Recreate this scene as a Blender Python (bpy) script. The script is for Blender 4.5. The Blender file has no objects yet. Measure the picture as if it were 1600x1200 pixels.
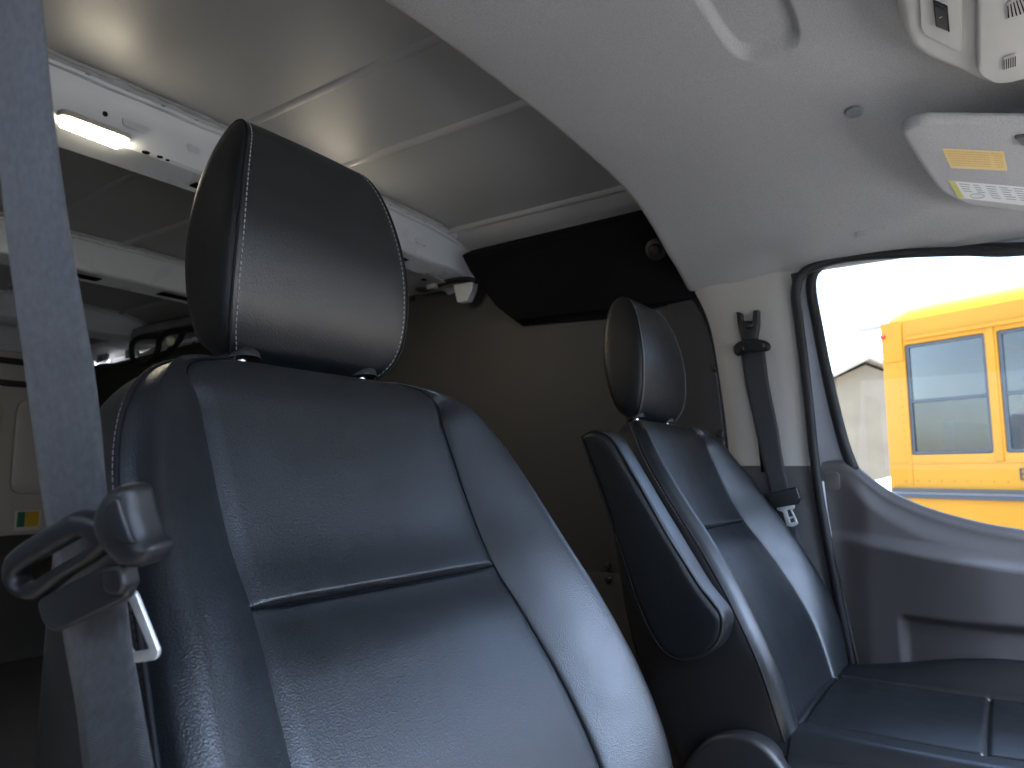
import bpy, bmesh, math, random
import numpy as np
from mathutils import Vector, Matrix
random.seed(4)
R = math.radians
C = bpy.context.scene.collection
sc = bpy.context.scene

# ------------------------------------------------------------------ camera
FPX = 1110.0; PITCH = R(7.2); HEAD = R(34.6); CAM = np.array([0, 0, .9])
ch, sh, cp, sp = math.cos(HEAD), math.sin(HEAD), math.cos(PITCH), math.sin(PITCH)
cF = np.array([ch*cp, sh*cp, sp]); cR = np.array([sh, -ch, 0.]); cU = np.cross(cR, cF)
cd = bpy.data.cameras.new('camera'); cam = bpy.data.objects.new('camera', cd); C.objects.link(cam)
cd.sensor_width = 36; cd.lens = 36*FPX/1600; cd.clip_start = .02; cd.clip_end = 5000
cam.matrix_world = Matrix(((cR[0], cU[0], -cF[0], CAM[0]), (cR[1], cU[1], -cF[1], CAM[1]), (cR[2], cU[2], -cF[2], CAM[2]), (0, 0, 0, 1)))
cd.dof.use_dof = True; cd.dof.focus_distance = .86; cd.dof.aperture_fstop = 9
sc.camera = cam

# ------------------------------------------------------------------ world, sun, exposure
SUN_EL, SUN_AZ = R(70), R(-92)         # azimuth from +X towards +Y (high, in front of the van)
w = bpy.data.worlds.new('World'); sc.world = w; w.use_nodes = True
nt = w.node_tree; bg = nt.nodes['Background']
sky = nt.nodes.new('ShaderNodeTexSky'); sky.sky_type = 'NISHITA'; sky.sun_disc = False
sky.sun_elevation = SUN_EL; sky.sun_rotation = R(90)-SUN_AZ; sky.air_density = 1.0; sky.dust_density = 2.0
hs = nt.nodes.new('ShaderNodeHueSaturation'); hs.inputs['Saturation'].default_value = 1.05; nt.links.new(sky.outputs[0], hs.inputs['Color']); nt.links.new(hs.outputs[0], bg.inputs[0]); bg.inputs[1].default_value = .15
sd = bpy.data.lights.new('sun', 'SUN'); sun = bpy.data.objects.new('sun', sd); C.objects.link(sun)
sd.energy = 3.0; sd.angle = R(.5); sd.color = (1, .95, .87)
sv = Vector((math.cos(SUN_AZ)*math.cos(SUN_EL), math.sin(SUN_AZ)*math.cos(SUN_EL), math.sin(SUN_EL)))
sun.rotation_euler = sv.to_track_quat('Z', 'Y').to_euler()
sc.view_settings.view_transform = 'Standard'; sc.view_settings.look = 'None'; sc.view_settings.gamma = 1
sc.view_settings.exposure = 4.4
sc.render.film_transparent = False
try:
    sc.cycles.use_denoising = True; sc.cycles.max_bounces = 10; sc.cycles.diffuse_bounces = 7; sc.cycles.glossy_bounces = 4
    sc.cycles.transparent_max_bounces = 12; sc.cycles.sample_clamp_indirect = 6
except Exception: pass

# ------------------------------------------------------------------ helpers
def ray(x, y): return cF*FPX + cR*(x-800) + cU*(600-y)
def onp(x, y, p, n):
    d = ray(x, y); n = np.array(n, float)
    return CAM + d*(np.dot(np.array(p, float)-CAM, n)/np.dot(d, n))
def pX(x, y, v): return onp(x, y, (v, 0, 0), (1, 0, 0))
def pY(x, y, v): return onp(x, y, (0, v, 0), (0, 1, 0))
def pZ(x, y, v): return onp(x, y, (0, 0, v), (0, 0, 1))
def pD(x, y, d): return CAM + ray(x, y)*(d/FPX)

def ss(a, b, x):
    t = min(1, max(0, (x-a)/(b-a))) if b != a else float(x > a)
    return t*t*(3-2*t)
def lut(tab, x):
    if x <= tab[0][0]: return tab[0][1]
    for (a, fa), (b, fb) in zip(tab, tab[1:]):
        if x <= b: return fa+(fb-fa)*(x-a)/(b-a)
    return tab[-1][1]
def slut(tab, x):                      # smooth table: Catmull-Rom in x
    if x <= tab[0][0]: return tab[0][1]
    if x >= tab[-1][0]: return tab[-1][1]
    for i in range(len(tab)-1):
        a, fa = tab[i]; b, fb = tab[i+1]
        if x <= b:
            t = (x-a)/(b-a); h = b-a
            m0 = (fb-tab[i-1][1])/(b-tab[i-1][0]) if i else (fb-fa)/h
            m1 = (tab[i+2][1]-fa)/(tab[i+2][0]-a) if i+2 < len(tab) else (fb-fa)/h
            return (2*t**3-3*t*t+1)*fa+(t**3-2*t*t+t)*h*m0+(-2*t**3+3*t*t)*fb+(t**3-t*t)*h*m1
def crom(pts, n=8, closed=False):
    P = [np.array(p, float) for p in pts]; m = len(P); out = []
    for i in range(m if closed else m-1):
        if closed: p0, p1, p2, p3 = P[i-1], P[i], P[(i+1) % m], P[(i+2) % m]
        else: p0, p1, p2, p3 = P[max(i-1, 0)], P[i], P[i+1], P[min(i+2, m-1)]
        for k in range(n):
            t = k/n
            out.append(.5*((2*p1)+(-p0+p2)*t+(2*p0-5*p1+4*p2-p3)*t*t+(-p0+3*p1-3*p2+p3)*t**3))
    if not closed: out.append(P[-1])
    return out
def rnd(poly, r, n=5):                 # round the corners of a 2-D polygon
    out = []; m = len(poly)
    for i in range(m):
        p = np.array(poly[i], float); a = np.array(poly[i-1], float)-p; b = np.array(poly[(i+1) % m], float)-p
        la, lb = np.linalg.norm(a), np.linalg.norm(b); rr = r[i] if isinstance(r, (list, tuple)) else r
        rr = min(rr, la*.48, lb*.48)
        if rr < 1e-6: out.append(p); continue
        A = p+a/la*rr; B = p+b/lb*rr
        for k in range(n+1):
            t = k/n; out.append((1-t)**2*A+2*t*(1-t)*p+t*t*B)
    return out

def link(name, me, mat, parent=None, smooth=True):
    o = bpy.data.objects.new(name, me); C.objects.link(o)
    if mat is not None and not me.materials: me.materials.append(mat)
    if smooth:
        for p in me.polygons: p.use_smooth = True
    if parent is not None: o.parent = parent; o.matrix_parent_inverse = parent.matrix_world.inverted() if False else Matrix.Translation(-parent.location)
    return o
def mesh(name, verts, faces, mat, parent=None, smooth=True, sharp=None):
    me = bpy.data.meshes.new(name); me.from_pydata([tuple(map(float, v)) for v in verts], [], [tuple(f) for f in faces]); me.update()
    bm = bmesh.new(); bm.from_mesh(me); bmesh.ops.recalc_face_normals(bm, faces=bm.faces)
    bm.to_mesh(me); bm.free()
    o = link(name, me, mat, parent, smooth)
    if sharp and smooth: me.set_sharp_from_angle(angle=R(sharp))
    return o
def bmobj(name, bm, mat, parent=None, smooth=True, sharp=35):
    bmesh.ops.recalc_face_normals(bm, faces=bm.faces)
    me = bpy.data.meshes.new(name); bm.to_mesh(me); bm.free()
    o = link(name, me, mat, parent, smooth)
    if smooth and sharp: me.set_sharp_from_angle(angle=R(sharp))
    return o
def grid_faces(nr, nc, closed_c=False, off=0):
    f = []
    for i in range(nr-1):
        for j in range(nc if closed_c else nc-1):
            k = (j+1) % nc; f.append((off+i*nc+j, off+i*nc+k, off+(i+1)*nc+k, off+(i+1)*nc+j))
    return f
def bm_box(bm, lo, hi, bev=0, seg=2, M=None):
    ve = [bm.verts.new((x, y, z)) for x in (lo[0], hi[0]) for y in (lo[1], hi[1]) for z in (lo[2], hi[2])]
    fs = [bm.faces.new([ve[i] for i in f]) for f in ((0, 1, 3, 2), (4, 6, 7, 5), (0, 4, 5, 1), (2, 3, 7, 6), (0, 2, 6, 4), (1, 5, 7, 3))]
    es = list({e for f in fs for e in f.edges}); vs = ve
    if bev:
        r = bmesh.ops.bevel(bm, geom=es, offset=bev, segments=seg, profile=.6, affect='EDGES')
        vs = list({v for f in r['faces'] for v in f.verts} | {v for v in ve if v.is_valid})
    if M is not None: bmesh.ops.transform(bm, matrix=M, verts=[v for v in vs if v.is_valid])
def box(name, lo, hi, mat, parent=None, bev=0, seg=2, M=None):
    bm = bmesh.new(); bm_box(bm, lo, hi, bev, seg, M); return bmobj(name, bm, mat, parent, smooth=bev > 0)
def tube(name, pts, r, mat, parent=None, n=10, smooth_n=6, closed=False, flat=1.0):
    v, f = tube_geo(pts, r, n, smooth_n, closed, flat); return mesh(name, v, f, mat, parent)
def tube_geo(pts, r, n=10, smooth_n=6, closed=False, flat=1.0, up=None):
    P = crom(pts, smooth_n, closed) if smooth_n > 1 else [np.array(p, float) for p in pts]
    m = len(P); V = []; T = []
    for i in range(m):
        a = P[i-1] if (i or closed) else P[0]; b = P[(i+1) % m] if (i < m-1 or closed) else P[-1]
        t = b-a; T.append(t/(np.linalg.norm(t)+1e-12))
    ref = np.array([0, 0, 1.]) if abs(T[0][2]) < .9 else np.array([1., 0, 0])
    if up is not None: ref = np.array(up, float)
    nrm = np.cross(T[0], ref); nrm /= np.linalg.norm(nrm)
    for i in range(m):
        nrm = nrm-T[i]*nrm.dot(T[i]); nrm /= np.linalg.norm(nrm); bn = np.cross(T[i], nrm)
        rr = r[min(i*len(r)//m, len(r)-1)] if isinstance(r, (list, tuple)) else r
        for k in range(n):
            a = 2*math.pi*k/n; V.append(P[i]+nrm*math.cos(a)*rr+bn*math.sin(a)*rr*flat)
    F = grid_faces(m, n, True)
    if closed: F += [((m-1)*n+k, (m-1)*n+(k+1) % n, (k+1) % n, k) for k in range(n)]
    else: F += [tuple(range(n))[::-1], tuple(range((m-1)*n, m*n))]
    return V, F
def frame(o, ex, ey):                  # matrix: local x,y in the plate, z = outward
    ex = np.array(ex, float); ex /= np.linalg.norm(ex); ey = np.array(ey, float); ey = ey-ex*ey.dot(ex); ey /= np.linalg.norm(ey)
    ez = np.cross(ex, ey)
    return Matrix(((ex[0], ey[0], ez[0], o[0]), (ex[1], ey[1], ez[1], o[1]), (ex[2], ey[2], ez[2], o[2]), (0, 0, 0, 1)))
def plate(name, polys, th, M, mat, parent=None, bev=0, res=2):
    """solid plate with rounded edges (and holes) from 2-D outlines, lying in frame M; th = full thickness"""
    cu = bpy.data.curves.new('tmp', 'CURVE'); cu.dimensions = '2D'; cu.fill_mode = 'BOTH'
    cu.extrude = max(th/2-bev, 1e-5); cu.bevel_depth = bev; cu.bevel_resolution = res; cu.offset = -bev
    for pl in polys:
        s = cu.splines.new('POLY'); s.points.add(len(pl)-1); s.use_cyclic_u = True
        for i, p in enumerate(pl): s.points[i].co = (p[0], p[1], 0, 1)
    o = bpy.data.objects.new('tmp', cu); C.objects.link(o)
    dg = bpy.context.evaluated_depsgraph_get(); me = bpy.data.meshes.new_from_object(o.evaluated_get(dg))
    bpy.data.objects.remove(o); bpy.data.curves.remove(cu)
    bm = bmesh.new(); bm.from_mesh(me); bmesh.ops.remove_doubles(bm, verts=bm.verts, dist=1e-6)
    bmesh.ops.transform(bm, matrix=M, verts=bm.verts); bmesh.ops.recalc_face_normals(bm, faces=bm.faces)
    bm.to_mesh(me); bm.free(); me.name = name
    me.materials.clear(); me.materials.append(mat); o = link(name, me, mat, parent); me.set_sharp_from_angle(angle=R(40)); return o
def disc_bm(bm, c, n, r, h, seg=16, taper=.75):
    n = np.array(n, float); n /= np.linalg.norm(n); a = np.cross(n, (0, 0, 1) if abs(n[2]) < .9 else (1, 0, 0)); a /= np.linalg.norm(a); b = np.cross(n, a); c = np.array(c, float)
    rings = [(r, -h*.3), (r, h*.35), (r*.9, h*.75), (r*taper*.75, h)]
    vv = [[bm.verts.new(c+n*z+(a*math.cos(2*math.pi*k/seg)+b*math.sin(2*math.pi*k/seg))*q) for k in range(seg)] for q, z in rings]
    for A, B in zip(vv, vv[1:]):
        for k in range(seg): bm.faces.new((A[k], A[(k+1) % seg], B[(k+1) % seg], B[k]))
    bm.faces.new(vv[-1])
def disc(name, c, n, r, h, mat, parent=None, seg=16, taper=.75):
    bm = bmesh.new(); disc_bm(bm, c, n, r, h, seg, taper); return bmobj(name, bm, mat, parent, sharp=50)
def thing(name, label, cat, loc=(0, 0, 0), group=None):
    o = bpy.data.objects.new(name, None); C.objects.link(o); o.location = loc; o.empty_display_size = .05
    o['label'] = label; o['category'] = cat
    if group: o['group'] = group
    return o
def tag(o, label, cat, group=None):
    o['label'] = label; o['category'] = cat
    if group: o['group'] = group
    return o
def struct(o): o['kind'] = 'structure'; return o
def stuff(o): o['kind'] = 'stuff'; return o
def root_struct(name, loc=(0, 0, 0)):
    o = bpy.data.objects.new(name, None); C.objects.link(o); o.location = loc; o['kind'] = 'structure'; return o

# ------------------------------------------------------------------ materials
def mat(name, col, rough=.5, metal=0, bump=None, var=None, spec=.5, coat=0, sheen=0, emit=None, rvar=None, coords='Object'):
    m = bpy.data.materials.new(name); m.use_nodes = True; t = m.node_tree; b = t.nodes['Principled BSDF']
    b.inputs['Base Color'].default_value = (*col, 1); b.inputs['Roughness'].default_value = rough
    b.inputs['Metallic'].default_value = metal; b.inputs['Specular IOR Level'].default_value = spec
    b.inputs['Coat Weight'].default_value = coat; b.inputs['Sheen Weight'].default_value = sheen
    if sheen: b.inputs['Sheen Roughness'].default_value = .5
    if emit: b.inputs['Emission Color'].default_value = (*emit[0], 1); b.inputs['Emission Strength'].default_value = emit[1]
    tc = t.nodes.new('ShaderNodeTexCoord')
    def noise(scale, detail=3, rough_=.55, dist=0):
        n = t.nodes.new('ShaderNodeTexNoise'); n.inputs['Scale'].default_value = scale; n.inputs['Detail'].default_value = detail
        n.inputs['Roughness'].default_value = rough_; n.inputs['Distortion'].default_value = dist
        t.links.new(tc.outputs[coords], n.inputs['Vector']); return n
    if var:                            # (scale, amount): mottled colour
        n = noise(var[0], 5); r = t.nodes.new('ShaderNodeValToRGB'); lo = 1-var[1]; hi = 1+var[1]
        r.color_ramp.elements[0].position = .3; r.color_ramp.elements[1].position = .7
        r.color_ramp.elements[0].color = (*[c*lo for c in col], 1); r.color_ramp.elements[1].color = (*[min(1, c*hi) for c in col], 1)
        t.links.new(n.outputs[0], r.inputs[0]); t.links.new(r.outputs[0], b.inputs['Base Color'])
    if rvar:
        n = noise(rvar[0], 4); mr = t.nodes.new('ShaderNodeMapRange'); mr.inputs[1].default_value = .3; mr.inputs[2].default_value = .7
        mr.inputs[3].default_value = rough-rvar[1]; mr.inputs[4].default_value = rough+rvar[1]
        t.links.new(n.outputs[0], mr.inputs[0]); t.links.new(mr.outputs[0], b.inputs['Roughness'])
    if bump:                           # list of (kind, scale, distance)
        prev = None
        for kind, scale, dist in bump:
            if kind == 'vor':
                n = t.nodes.new('ShaderNodeTexVoronoi'); n.feature = 'SMOOTH_F1'; n.inputs['Scale'].default_value = scale; n.inputs['Smoothness'].default_value = .35
                wn = noise(scale*.7, 2); vm = t.nodes.new('ShaderNodeVectorMath'); vm.operation = 'MULTIPLY_ADD'
                vm.inputs[1].default_value = (.5/scale,)*3; t.links.new(wn.outputs['Color'], vm.inputs[0]); t.links.new(tc.outputs[coords], vm.inputs[2])
                t.links.new(vm.outputs[0], n.inputs['Vector'])
            elif kind == 'weave':
                n = t.nodes.new('ShaderNodeTexWave'); n.inputs['Scale'].default_value = scale; n.inputs['Distortion'].default_value = .6
                n.bands_direction = 'Z'; t.links.new(tc.outputs[coords], n.inputs['Vector'])
            else: n = noise(scale, 2 if kind == 'noise' else 5)
            bp = t.nodes.new('ShaderNodeBump'); bp.inputs['Distance'].default_value = dist; bp.inputs['Strength'].default_value = 1
            t.links.new(n.outputs[0], bp.inputs['Height'])
            if prev: t.links.new(prev.outputs[0], bp.inputs['Normal'])
            prev = bp
        t.links.new(prev.outputs[0], b.inputs['Normal'])
    return m
M = {}
M['leather'] = mat('black_leather', (.008, .010, .012), .36, bump=[('vor', 680, .0002)], spec=.6, rvar=(30, .04))
M['leather_side'] = mat('black_side_leather', (.010, .010, .011), .45, bump=[('vor', 680, .0002)], spec=.5)
M['seam'] = mat('seam_shadow_cord', (.006, .006, .007), .9, spec=.05)  # near-black cord paints the shade inside the seam grooves
M['piping'] = mat('piping', (.010, .010, .011), .6, spec=.25)
M['thread'] = mat('grey_thread', (.42, .425, .43), .8, spec=.1)
M['dthread'] = mat('dark_thread', (.06, .06, .065), .7)
M['plastic'] = mat('black_plastic', (.018, .018, .019), .42, bump=[('noise', 900, .00008)])
M['plastic_sat'] = mat('satin_black_plastic', (.013, .013, .0135), .46, bump=[('noise', 900, .00006)])
M['chrome'] = mat('bright_steel', (.75, .76, .78), .16, metal=1)
M['tongue'] = mat('zinc_plated_steel', (.78, .79, .78), .38, metal=.6)
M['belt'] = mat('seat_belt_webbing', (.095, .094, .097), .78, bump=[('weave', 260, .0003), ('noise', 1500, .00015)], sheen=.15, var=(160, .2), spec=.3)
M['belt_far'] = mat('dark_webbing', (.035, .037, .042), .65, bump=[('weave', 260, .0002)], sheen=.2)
M['headliner'] = mat('headliner_fabric', (.43, .425, .42), .95, bump=[('noise', 420, .0009)], var=(420, .14), spec=.1, sheen=.1)
M['grille'] = mat('grey_grille', (.30, .30, .295), .6)
M['trim_light'] = mat('light_grey_trim', (.46, .445, .41), .6, bump=[('noise', 1200, .0001)], var=(4, .03))
M['trim_dark'] = mat('charcoal_trim', (.075, .075, .077), .55, bump=[('noise', 1300, .00015)], rvar=(12, .04))
M['door_dark'] = mat('charcoal_door_plastic', (.115, .108, .105), .5, bump=[('noise', 1300, .00015)], rvar=(9, .05))
M['rubber'] = mat('rubber_seal', (.02, .02, .021), .6)
M['paint'] = mat('white_body_paint', (.62, .65, .67), .3, rvar=(6, .08), coat=.2)
M['paint_dull'] = mat('overspray_primer', (.40, .40, .40), .6, var=(7, .25), rvar=(14, .1), bump=[('det', 60, .0003)])
M['roof'] = mat('grey_roof_sheet', (.38, .385, .39), .42, var=(1.6, .05), rvar=(3, .06))
M['rib'] = mat('roof_rib', (.44, .44, .44), .4)
M['lining'] = mat('brown_grey_lining', (.050, .047, .0455), .62, bump=[('det', 240, .0003)], var=(3, .06))
M['black_felt'] = mat('black_felt', (.006, .006, .007), .9, spec=.15, bump=[('noise', 800, .0004)])
M['hole'] = mat('hole_shade', (.006, .006, .006), .9, spec=.1)  # near-black plates and discs stand for the shade inside openings
M['floor'] = mat('cargo_floor', (.10, .09, .085), .7, bump=[('det', 200, .0004)], var=(5, .1))
M['cable'] = mat('black_cable_sleeve', (.012, .012, .012), .5, bump=[('noise', 300, .0006)])
M['lamp'] = mat('lit_lamp_lens', (1, .95, .8), .4, emit=((1, .88, .66), 3.2))
M['bus'] = mat('yellow_bus_paint', (.44, .19, .004), .4, var=(2, .06), rvar=(3, .06), spec=.3)
M['bus_rail'] = mat('black_bus_rail', (.03, .03, .033), .4)
M['bus_frame'] = mat('window_frame', (.05, .055, .06), .4, metal=.3)
M['bus_in'] = mat('bus_interior', (.16, .17, .18), .8)
M['asphalt'] = mat('pale_bounce_ground', (.26, .255, .245), .9, bump=[('det', 60, .004)], var=(.6, .15), coords='Object')  # ground made pale to bounce more daylight into the cab
M['shed'] = mat('tan_shed_wall', (.17, .135, .09), .8, var=(1.5, .12))
M['shedroof'] = mat('shed_roof', (.22, .19, .15), .6, var=(2, .1))
M['white_car'] = mat('white_vehicle_paint', (.8, .8, .8), .3)
M['label_y'] = mat('yellow_label', (.78, .56, .20), .55)
M['label_w'] = mat('white_label', (.75, .75, .74), .5)
M['ink'] = mat('print_ink', (.25, .2, .13), .6)
M['ink_g'] = mat('grey_print_ink', (.28, .28, .30), .6)
M['lime'] = mat('warning_strip', (.52, .50, .06), .5)
M['green'] = mat('green_tape', (.02, .16, .09), .4); M['amber'] = mat('amber_tape', (.7, .45, .02), .35)
def glass_mat(name, tint, refl=.06, rough=.0):
    m = bpy.data.materials.new(name); m.use_nodes = True; t = m.node_tree; t.nodes.clear()
    out = t.nodes.new('ShaderNodeOutputMaterial'); mx = t.nodes.new('ShaderNodeMixShader'); tr = t.nodes.new('ShaderNodeBsdfTransparent')
    gl = t.nodes.new('ShaderNodeBsdfGlossy'); gl.inputs['Roughness'].default_value = rough; tr.inputs[0].default_value = (*tint, 1)
    fr = t.nodes.new('ShaderNodeFresnel'); fr.inputs[0].default_value = 1.7 if 'bus' in name else 1.45
    t.links.new(fr.outputs[0], mx.inputs[0]); t.links.new(tr.outputs[0], mx.inputs[1]); t.links.new(gl.outputs[0], mx.inputs[2]); t.links.new(mx.outputs[0], out.inputs[0])
    return m
M['glass'] = glass_mat('clear_glass', (.93, .96, .95)); M['tint'] = glass_mat('dimming_door_glass', (.42, .435, .44)); M['bus_glass'] = glass_mat('bus_window_glass', (.32, .40, .47))  # door glass tint is added to dim the bright outdoors

# ------------------------------------------------------------------ ground outside
g = mesh('ground', [(-600, -600, -.62), (600, -600, -.62), (600, 600, -.62), (-600, 600, -.62)], [(0, 1, 2, 3)], M['asphalt'], smooth=False); struct(g)

# ------------------------------------------------------------------ the van: roof, headliner, walls, floor
NEAR, FAR = .16, 1.85                    # inner side planes
ROOFTAB = [(.10, 1.585), (.17, 1.63), (.30, 1.665), (.6, 1.675), (1.0, 1.678), (1.45, 1.675), (1.68, 1.662), (1.80, 1.628), (1.90, 1.57)]
def roofz(x): return slut(ROOFTAB, x)
xs = list(np.linspace(.10, 1.90, 61)); ys = list(np.linspace(.50, 4.12, 40))
V = [(x, y, roofz(x)) for y in ys for x in xs]; F_ = grid_faces(len(ys), len(xs))
n0 = len(V); V += [(x, y, roofz(x)+.03) for y in ys for x in xs]; F_ += grid_faces(len(ys), len(xs), off=n0)
roof = struct(mesh('roof', V, F_, M['roof']))
for xr in (.35, .62, .905, 1.18, 1.44, 1.675):          # pressed lengthwise ribs in the roof sheet
    wd = .011; pr = []; fl_ = .4 if xr == .905 else 1
    for y in (.52, 1.405, 1.56, 2.43, 2.58, 4.0):
        pr.append(y)
    for a, b in ((.52, 1.405), (1.56, 2.43), (2.58, 4.0)):
        prof = [(-.016, 0.002), (-.009, -.006*fl_), (0, -.009*fl_), (.009, -.006*fl_), (.016, .002)]
        vv = [(xr+p[0], y, roofz(xr+p[0])+p[1]) for y in (a, b) for p in prof]
        if xr in (.62, .35, 1.44): continue
        mesh('roof_rib', vv, grid_faces(2, 5), M['rib'] if xr != .905 else M['roof'], roof)
# wide raised band by the side of the roof
vv = []
for y in (.52, 1.40):
    for x, dz in ((1.69, .003), (1.70, -.006), (1.775, -.010), (1.785, .002)): vv.append((x, y, roofz(x)+dz))
mesh('roof_band', vv, grid_faces(2, 4), M['rib'], roof, sharp=30)
# sealant bead smears along the ribs
# headliner: one moulded sheet over the cab
HL = [(.12, 1.40), (.20, 1.425), (.34, 1.48), (.50, 1.532), (.68, 1.563), (1.0, 1.572), (1.30, 1.562), (1.50, 1.535), (1.64, 1.482), (1.70, 1.452), (1.78, 1.432), (1.83, 1.418), (1.862, 1.408)]
def hlz(x, y):
    z = slut(HL, x); z -= (.07*ss(.05, -.50, y)**1.3*(1-ss(1.35, 1.72, x)) if y < .05 else 0)+.028*ss(1.70, 1.86, x)*ss(.40, .55, y)
    # moulded dish in the middle
    return z
def dish(x, y):                        # squarish pressed dome
    cx, cy, hx, hy = .965, .262, .150, .052
    q = (abs((x-cx)/hx)**4+abs((y-cy)/hy)**4)**.25
    return .013*(1-ss(.84, 1.10, q))
xs = np.concatenate([np.linspace(.12, .80, 30), np.linspace(.806, 1.13, 66), np.linspace(1.14, 1.86, 50)])
ys = np.concatenate([np.linspace(-.565, .18, 30), np.linspace(.184, .34, 60), np.linspace(.35, .668, 24)])
V = [(x, y, hlz(x, y)+dish(x, y)) for y in ys for x in xs]
# rolled rear lip
for dy, dz in ((.674, .0015), (.678, .006), (.678, .012)):
    V += [(x, dy, hlz(x, .67)+dz) for x in xs]
ny = len(ys)+3
F_ = grid_faces(ny, len(xs))
ceil = struct(mesh('ceiling', V, F_, M['headliner']))
# small microphone grille and coat hook cover on the headliner
p = pZ(1335, 175, 1.549)
for _ in range(6): z = hlz(p[0], p[1]); p = pZ(1335, 175, z)
z -= .0015
grl = mesh('grille', *(lambda a: (a[0], a[1]))(([(p[0]+math.cos(t)*.022*s, p[1]+math.sin(t)*.016*s, z-h) for s, h in ((1, 0), (.94, .0012), (.82, .0016), (.78, .0006)) for t in np.linspace(0, 2*math.pi, 24, endpoint=False)], grid_faces(4, 24, True)+[tuple(range(72, 96))])), M['grille'], ceil)
for k in range(-3, 4):
    x = p[0]+k*.005; box('grille_slat', (x-.0012, p[1]-.012*math.sqrt(1-(k/4.2)**2), z-.0022), (x+.0012, p[1]+.012*math.sqrt(1-(k/4.2)**2), z-.0004), M['ink_g'], grl)
# roof shell over the cab, front header
V = []; F_ = []
prof = [(.70, 1.70), (-.2, 1.70), (-.50, 1.58), (-.58, 1.50)]
V = [(x, y, z-.12*abs((x-1.0)/.9)**4) for y, z in prof for x in np.linspace(.08, 1.92, 21)]
cab = struct(mesh('cab_roof', V, grid_faces(4, 21), M['paint']))
# unseen near front door, shut behind the camera to cut side light
nd = thing('unseen_front_door', 'unseen near front door, closed behind the viewpoint to cut side light', 'door', (-.1, 0, .4))
ho = [(.60, .92), (.56, 1.36), (-.52, 1.36), (-1.15, .92)]
plate('door_frame', [[(.66, -.1), (.66, 1.60), (-.50, 1.52), (-1.60, .80), (-1.60, -.1)], ho[::-1]], .05, frame((-.10, 0, 0), (0, 1, 0), (0, 0, 1)), M['trim_dark'], nd, .006)
mesh('window_glass', [(-.10, y, z) for y, z in ho], [(0, 1, 2, 3)], M['glass'], nd, smooth=False)
plate('jamb_filler', [[(0, 0), (.26, 0), (.26, 1.7), (0, 1.7)]], .03, frame((-.13, .70, -.1), (1, 0, 0), (0, 0, 1)), M['trim_dark'], nd)
box('roof_edge', (-.14, -.48, 1.47), (.14, .72, 1.60), M['headliner'], nd, .02)
# windscreen, dash and front of the cab (out of frame, they shape the light)
ws = mesh('windscreen', [(-.05, -.58, 1.48), (1.83, -.58, 1.48), (1.90, -1.65, .76), (-.10, -1.65, .76)], [(0, 1, 2, 3)], M['glass'], smooth=False)
tag(ws, 'sloping clear windscreen in front of the dashboard', 'windscreen')
struct(box('dashboard', (-.12, -1.65, .25), (1.91, -.70, .75), M['trim_dark'], bev=.06, seg=4))
# floor
struct(box('floor', (.05, -1.35, -.08), (1.95, 4.15, 0), M['floor']))

# --- far side wall with brown lining
wall = root_struct('wall', (1.9, 2, .8))
# metal skin from B pillar to rear
box('outer_skin', (1.93, .60, -.1), (1.96, 4.15, 1.60), M['paint_dull'], wall)
# lining sheets: front sheet (by the pillar), long sheets to the back with a sloping top edge
def lining(name, y0, y1, z0, za, zb, x=1.85, split=None, bev=.0015):
    pts = [(y0, z0), (y1, z0), (y1, zb), (y0, za)]
    return plate(name, [pts], .006, frame((x+.003, 0, 0), (0, 1, 0), (0, 0, 1)), M['lining'], wall, bev)
lining('lining_panel', .747, 2.30, .625, 1.545, 1.535)
lining('lining_panel', 2.305, 4.05, .625, 1.535, 1.47)
lining('lining_panel', .747, 2.30, .01, .6225, .6225)
lining('lining_panel', 2.305, 4.05, .01, .6225, .6225)
# front sheet with its rounded upper front corner, following the pillar
fr = [(.745, .01), (.745, 1.405), (.72, 1.405), (.665, 1.36), (.632, 1.27), (.613, 1.15), (.598, .95), (.585, .70), (.58, .01)]
fr = [fr[0]]+[tuple(q) for q in crom(fr[1:], 6)]
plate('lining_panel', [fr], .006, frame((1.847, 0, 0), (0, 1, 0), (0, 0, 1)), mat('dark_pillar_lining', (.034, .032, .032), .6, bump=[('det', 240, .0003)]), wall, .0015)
def rivet(px, py, r=.011, x=1.846):
    q = pX(px, py, x); disc('rivet', q, (-1, 0, 0), r, .006, M['plastic_sat'], wall, 14)
for px, py in ((950, 885), (950, 905), (645, 466), (1118, 575), (1125, 678), (880, 905)): rivet(px, py) if px != 880 else None
for y in (2.26, 2.35): disc('rivet', (1.846, y, .64), (-1, 0, 0), .011, .006, M['plastic_sat'], wall, 14)
rivet(303, 538)
# cant rail: the hollow side rail above the lining, pressed metal with cutouts
rail = root_struct('side_rail', (1.85, 2, 1.57))
prof = [(1.86, 1.62), (1.80, 1.625), (1.755, 1.600), (1.75, 1.565), (1.80, 1.545), (1.86, 1.535), (1.90, 1.52)]
V = [(x, y, z) for y in np.linspace(1.50, 4.1, 14) for x, z in prof]
mesh('rail_pressing', V, grid_faces(14, len(prof)), M['paint_dull'], rail, sharp=25)
for y in np.arange(1.62, 4.0, .34):
    plate('cutout', [rnd([(0, 0), (.09, 0), (.09, .03), (0, .03)], .01)], .002, frame((1.757, y, 1.567), (0, 1, 0), (.5, 0, -.2)), M['hole'], rail)  # flat dark plates paint the shaded inside of each cutout
# --- near side wall (behind the near belt) and rear end
struct(box('side_wall', (.06, .72, -.1), (.12, 4.12, 1.60), M['paint_dull']))
# sill and pillar of the near side
struct(box('pillar', (.02, .66, -.1), (.15, .80, 1.62), M['trim_light'], bev=.02))

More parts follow.
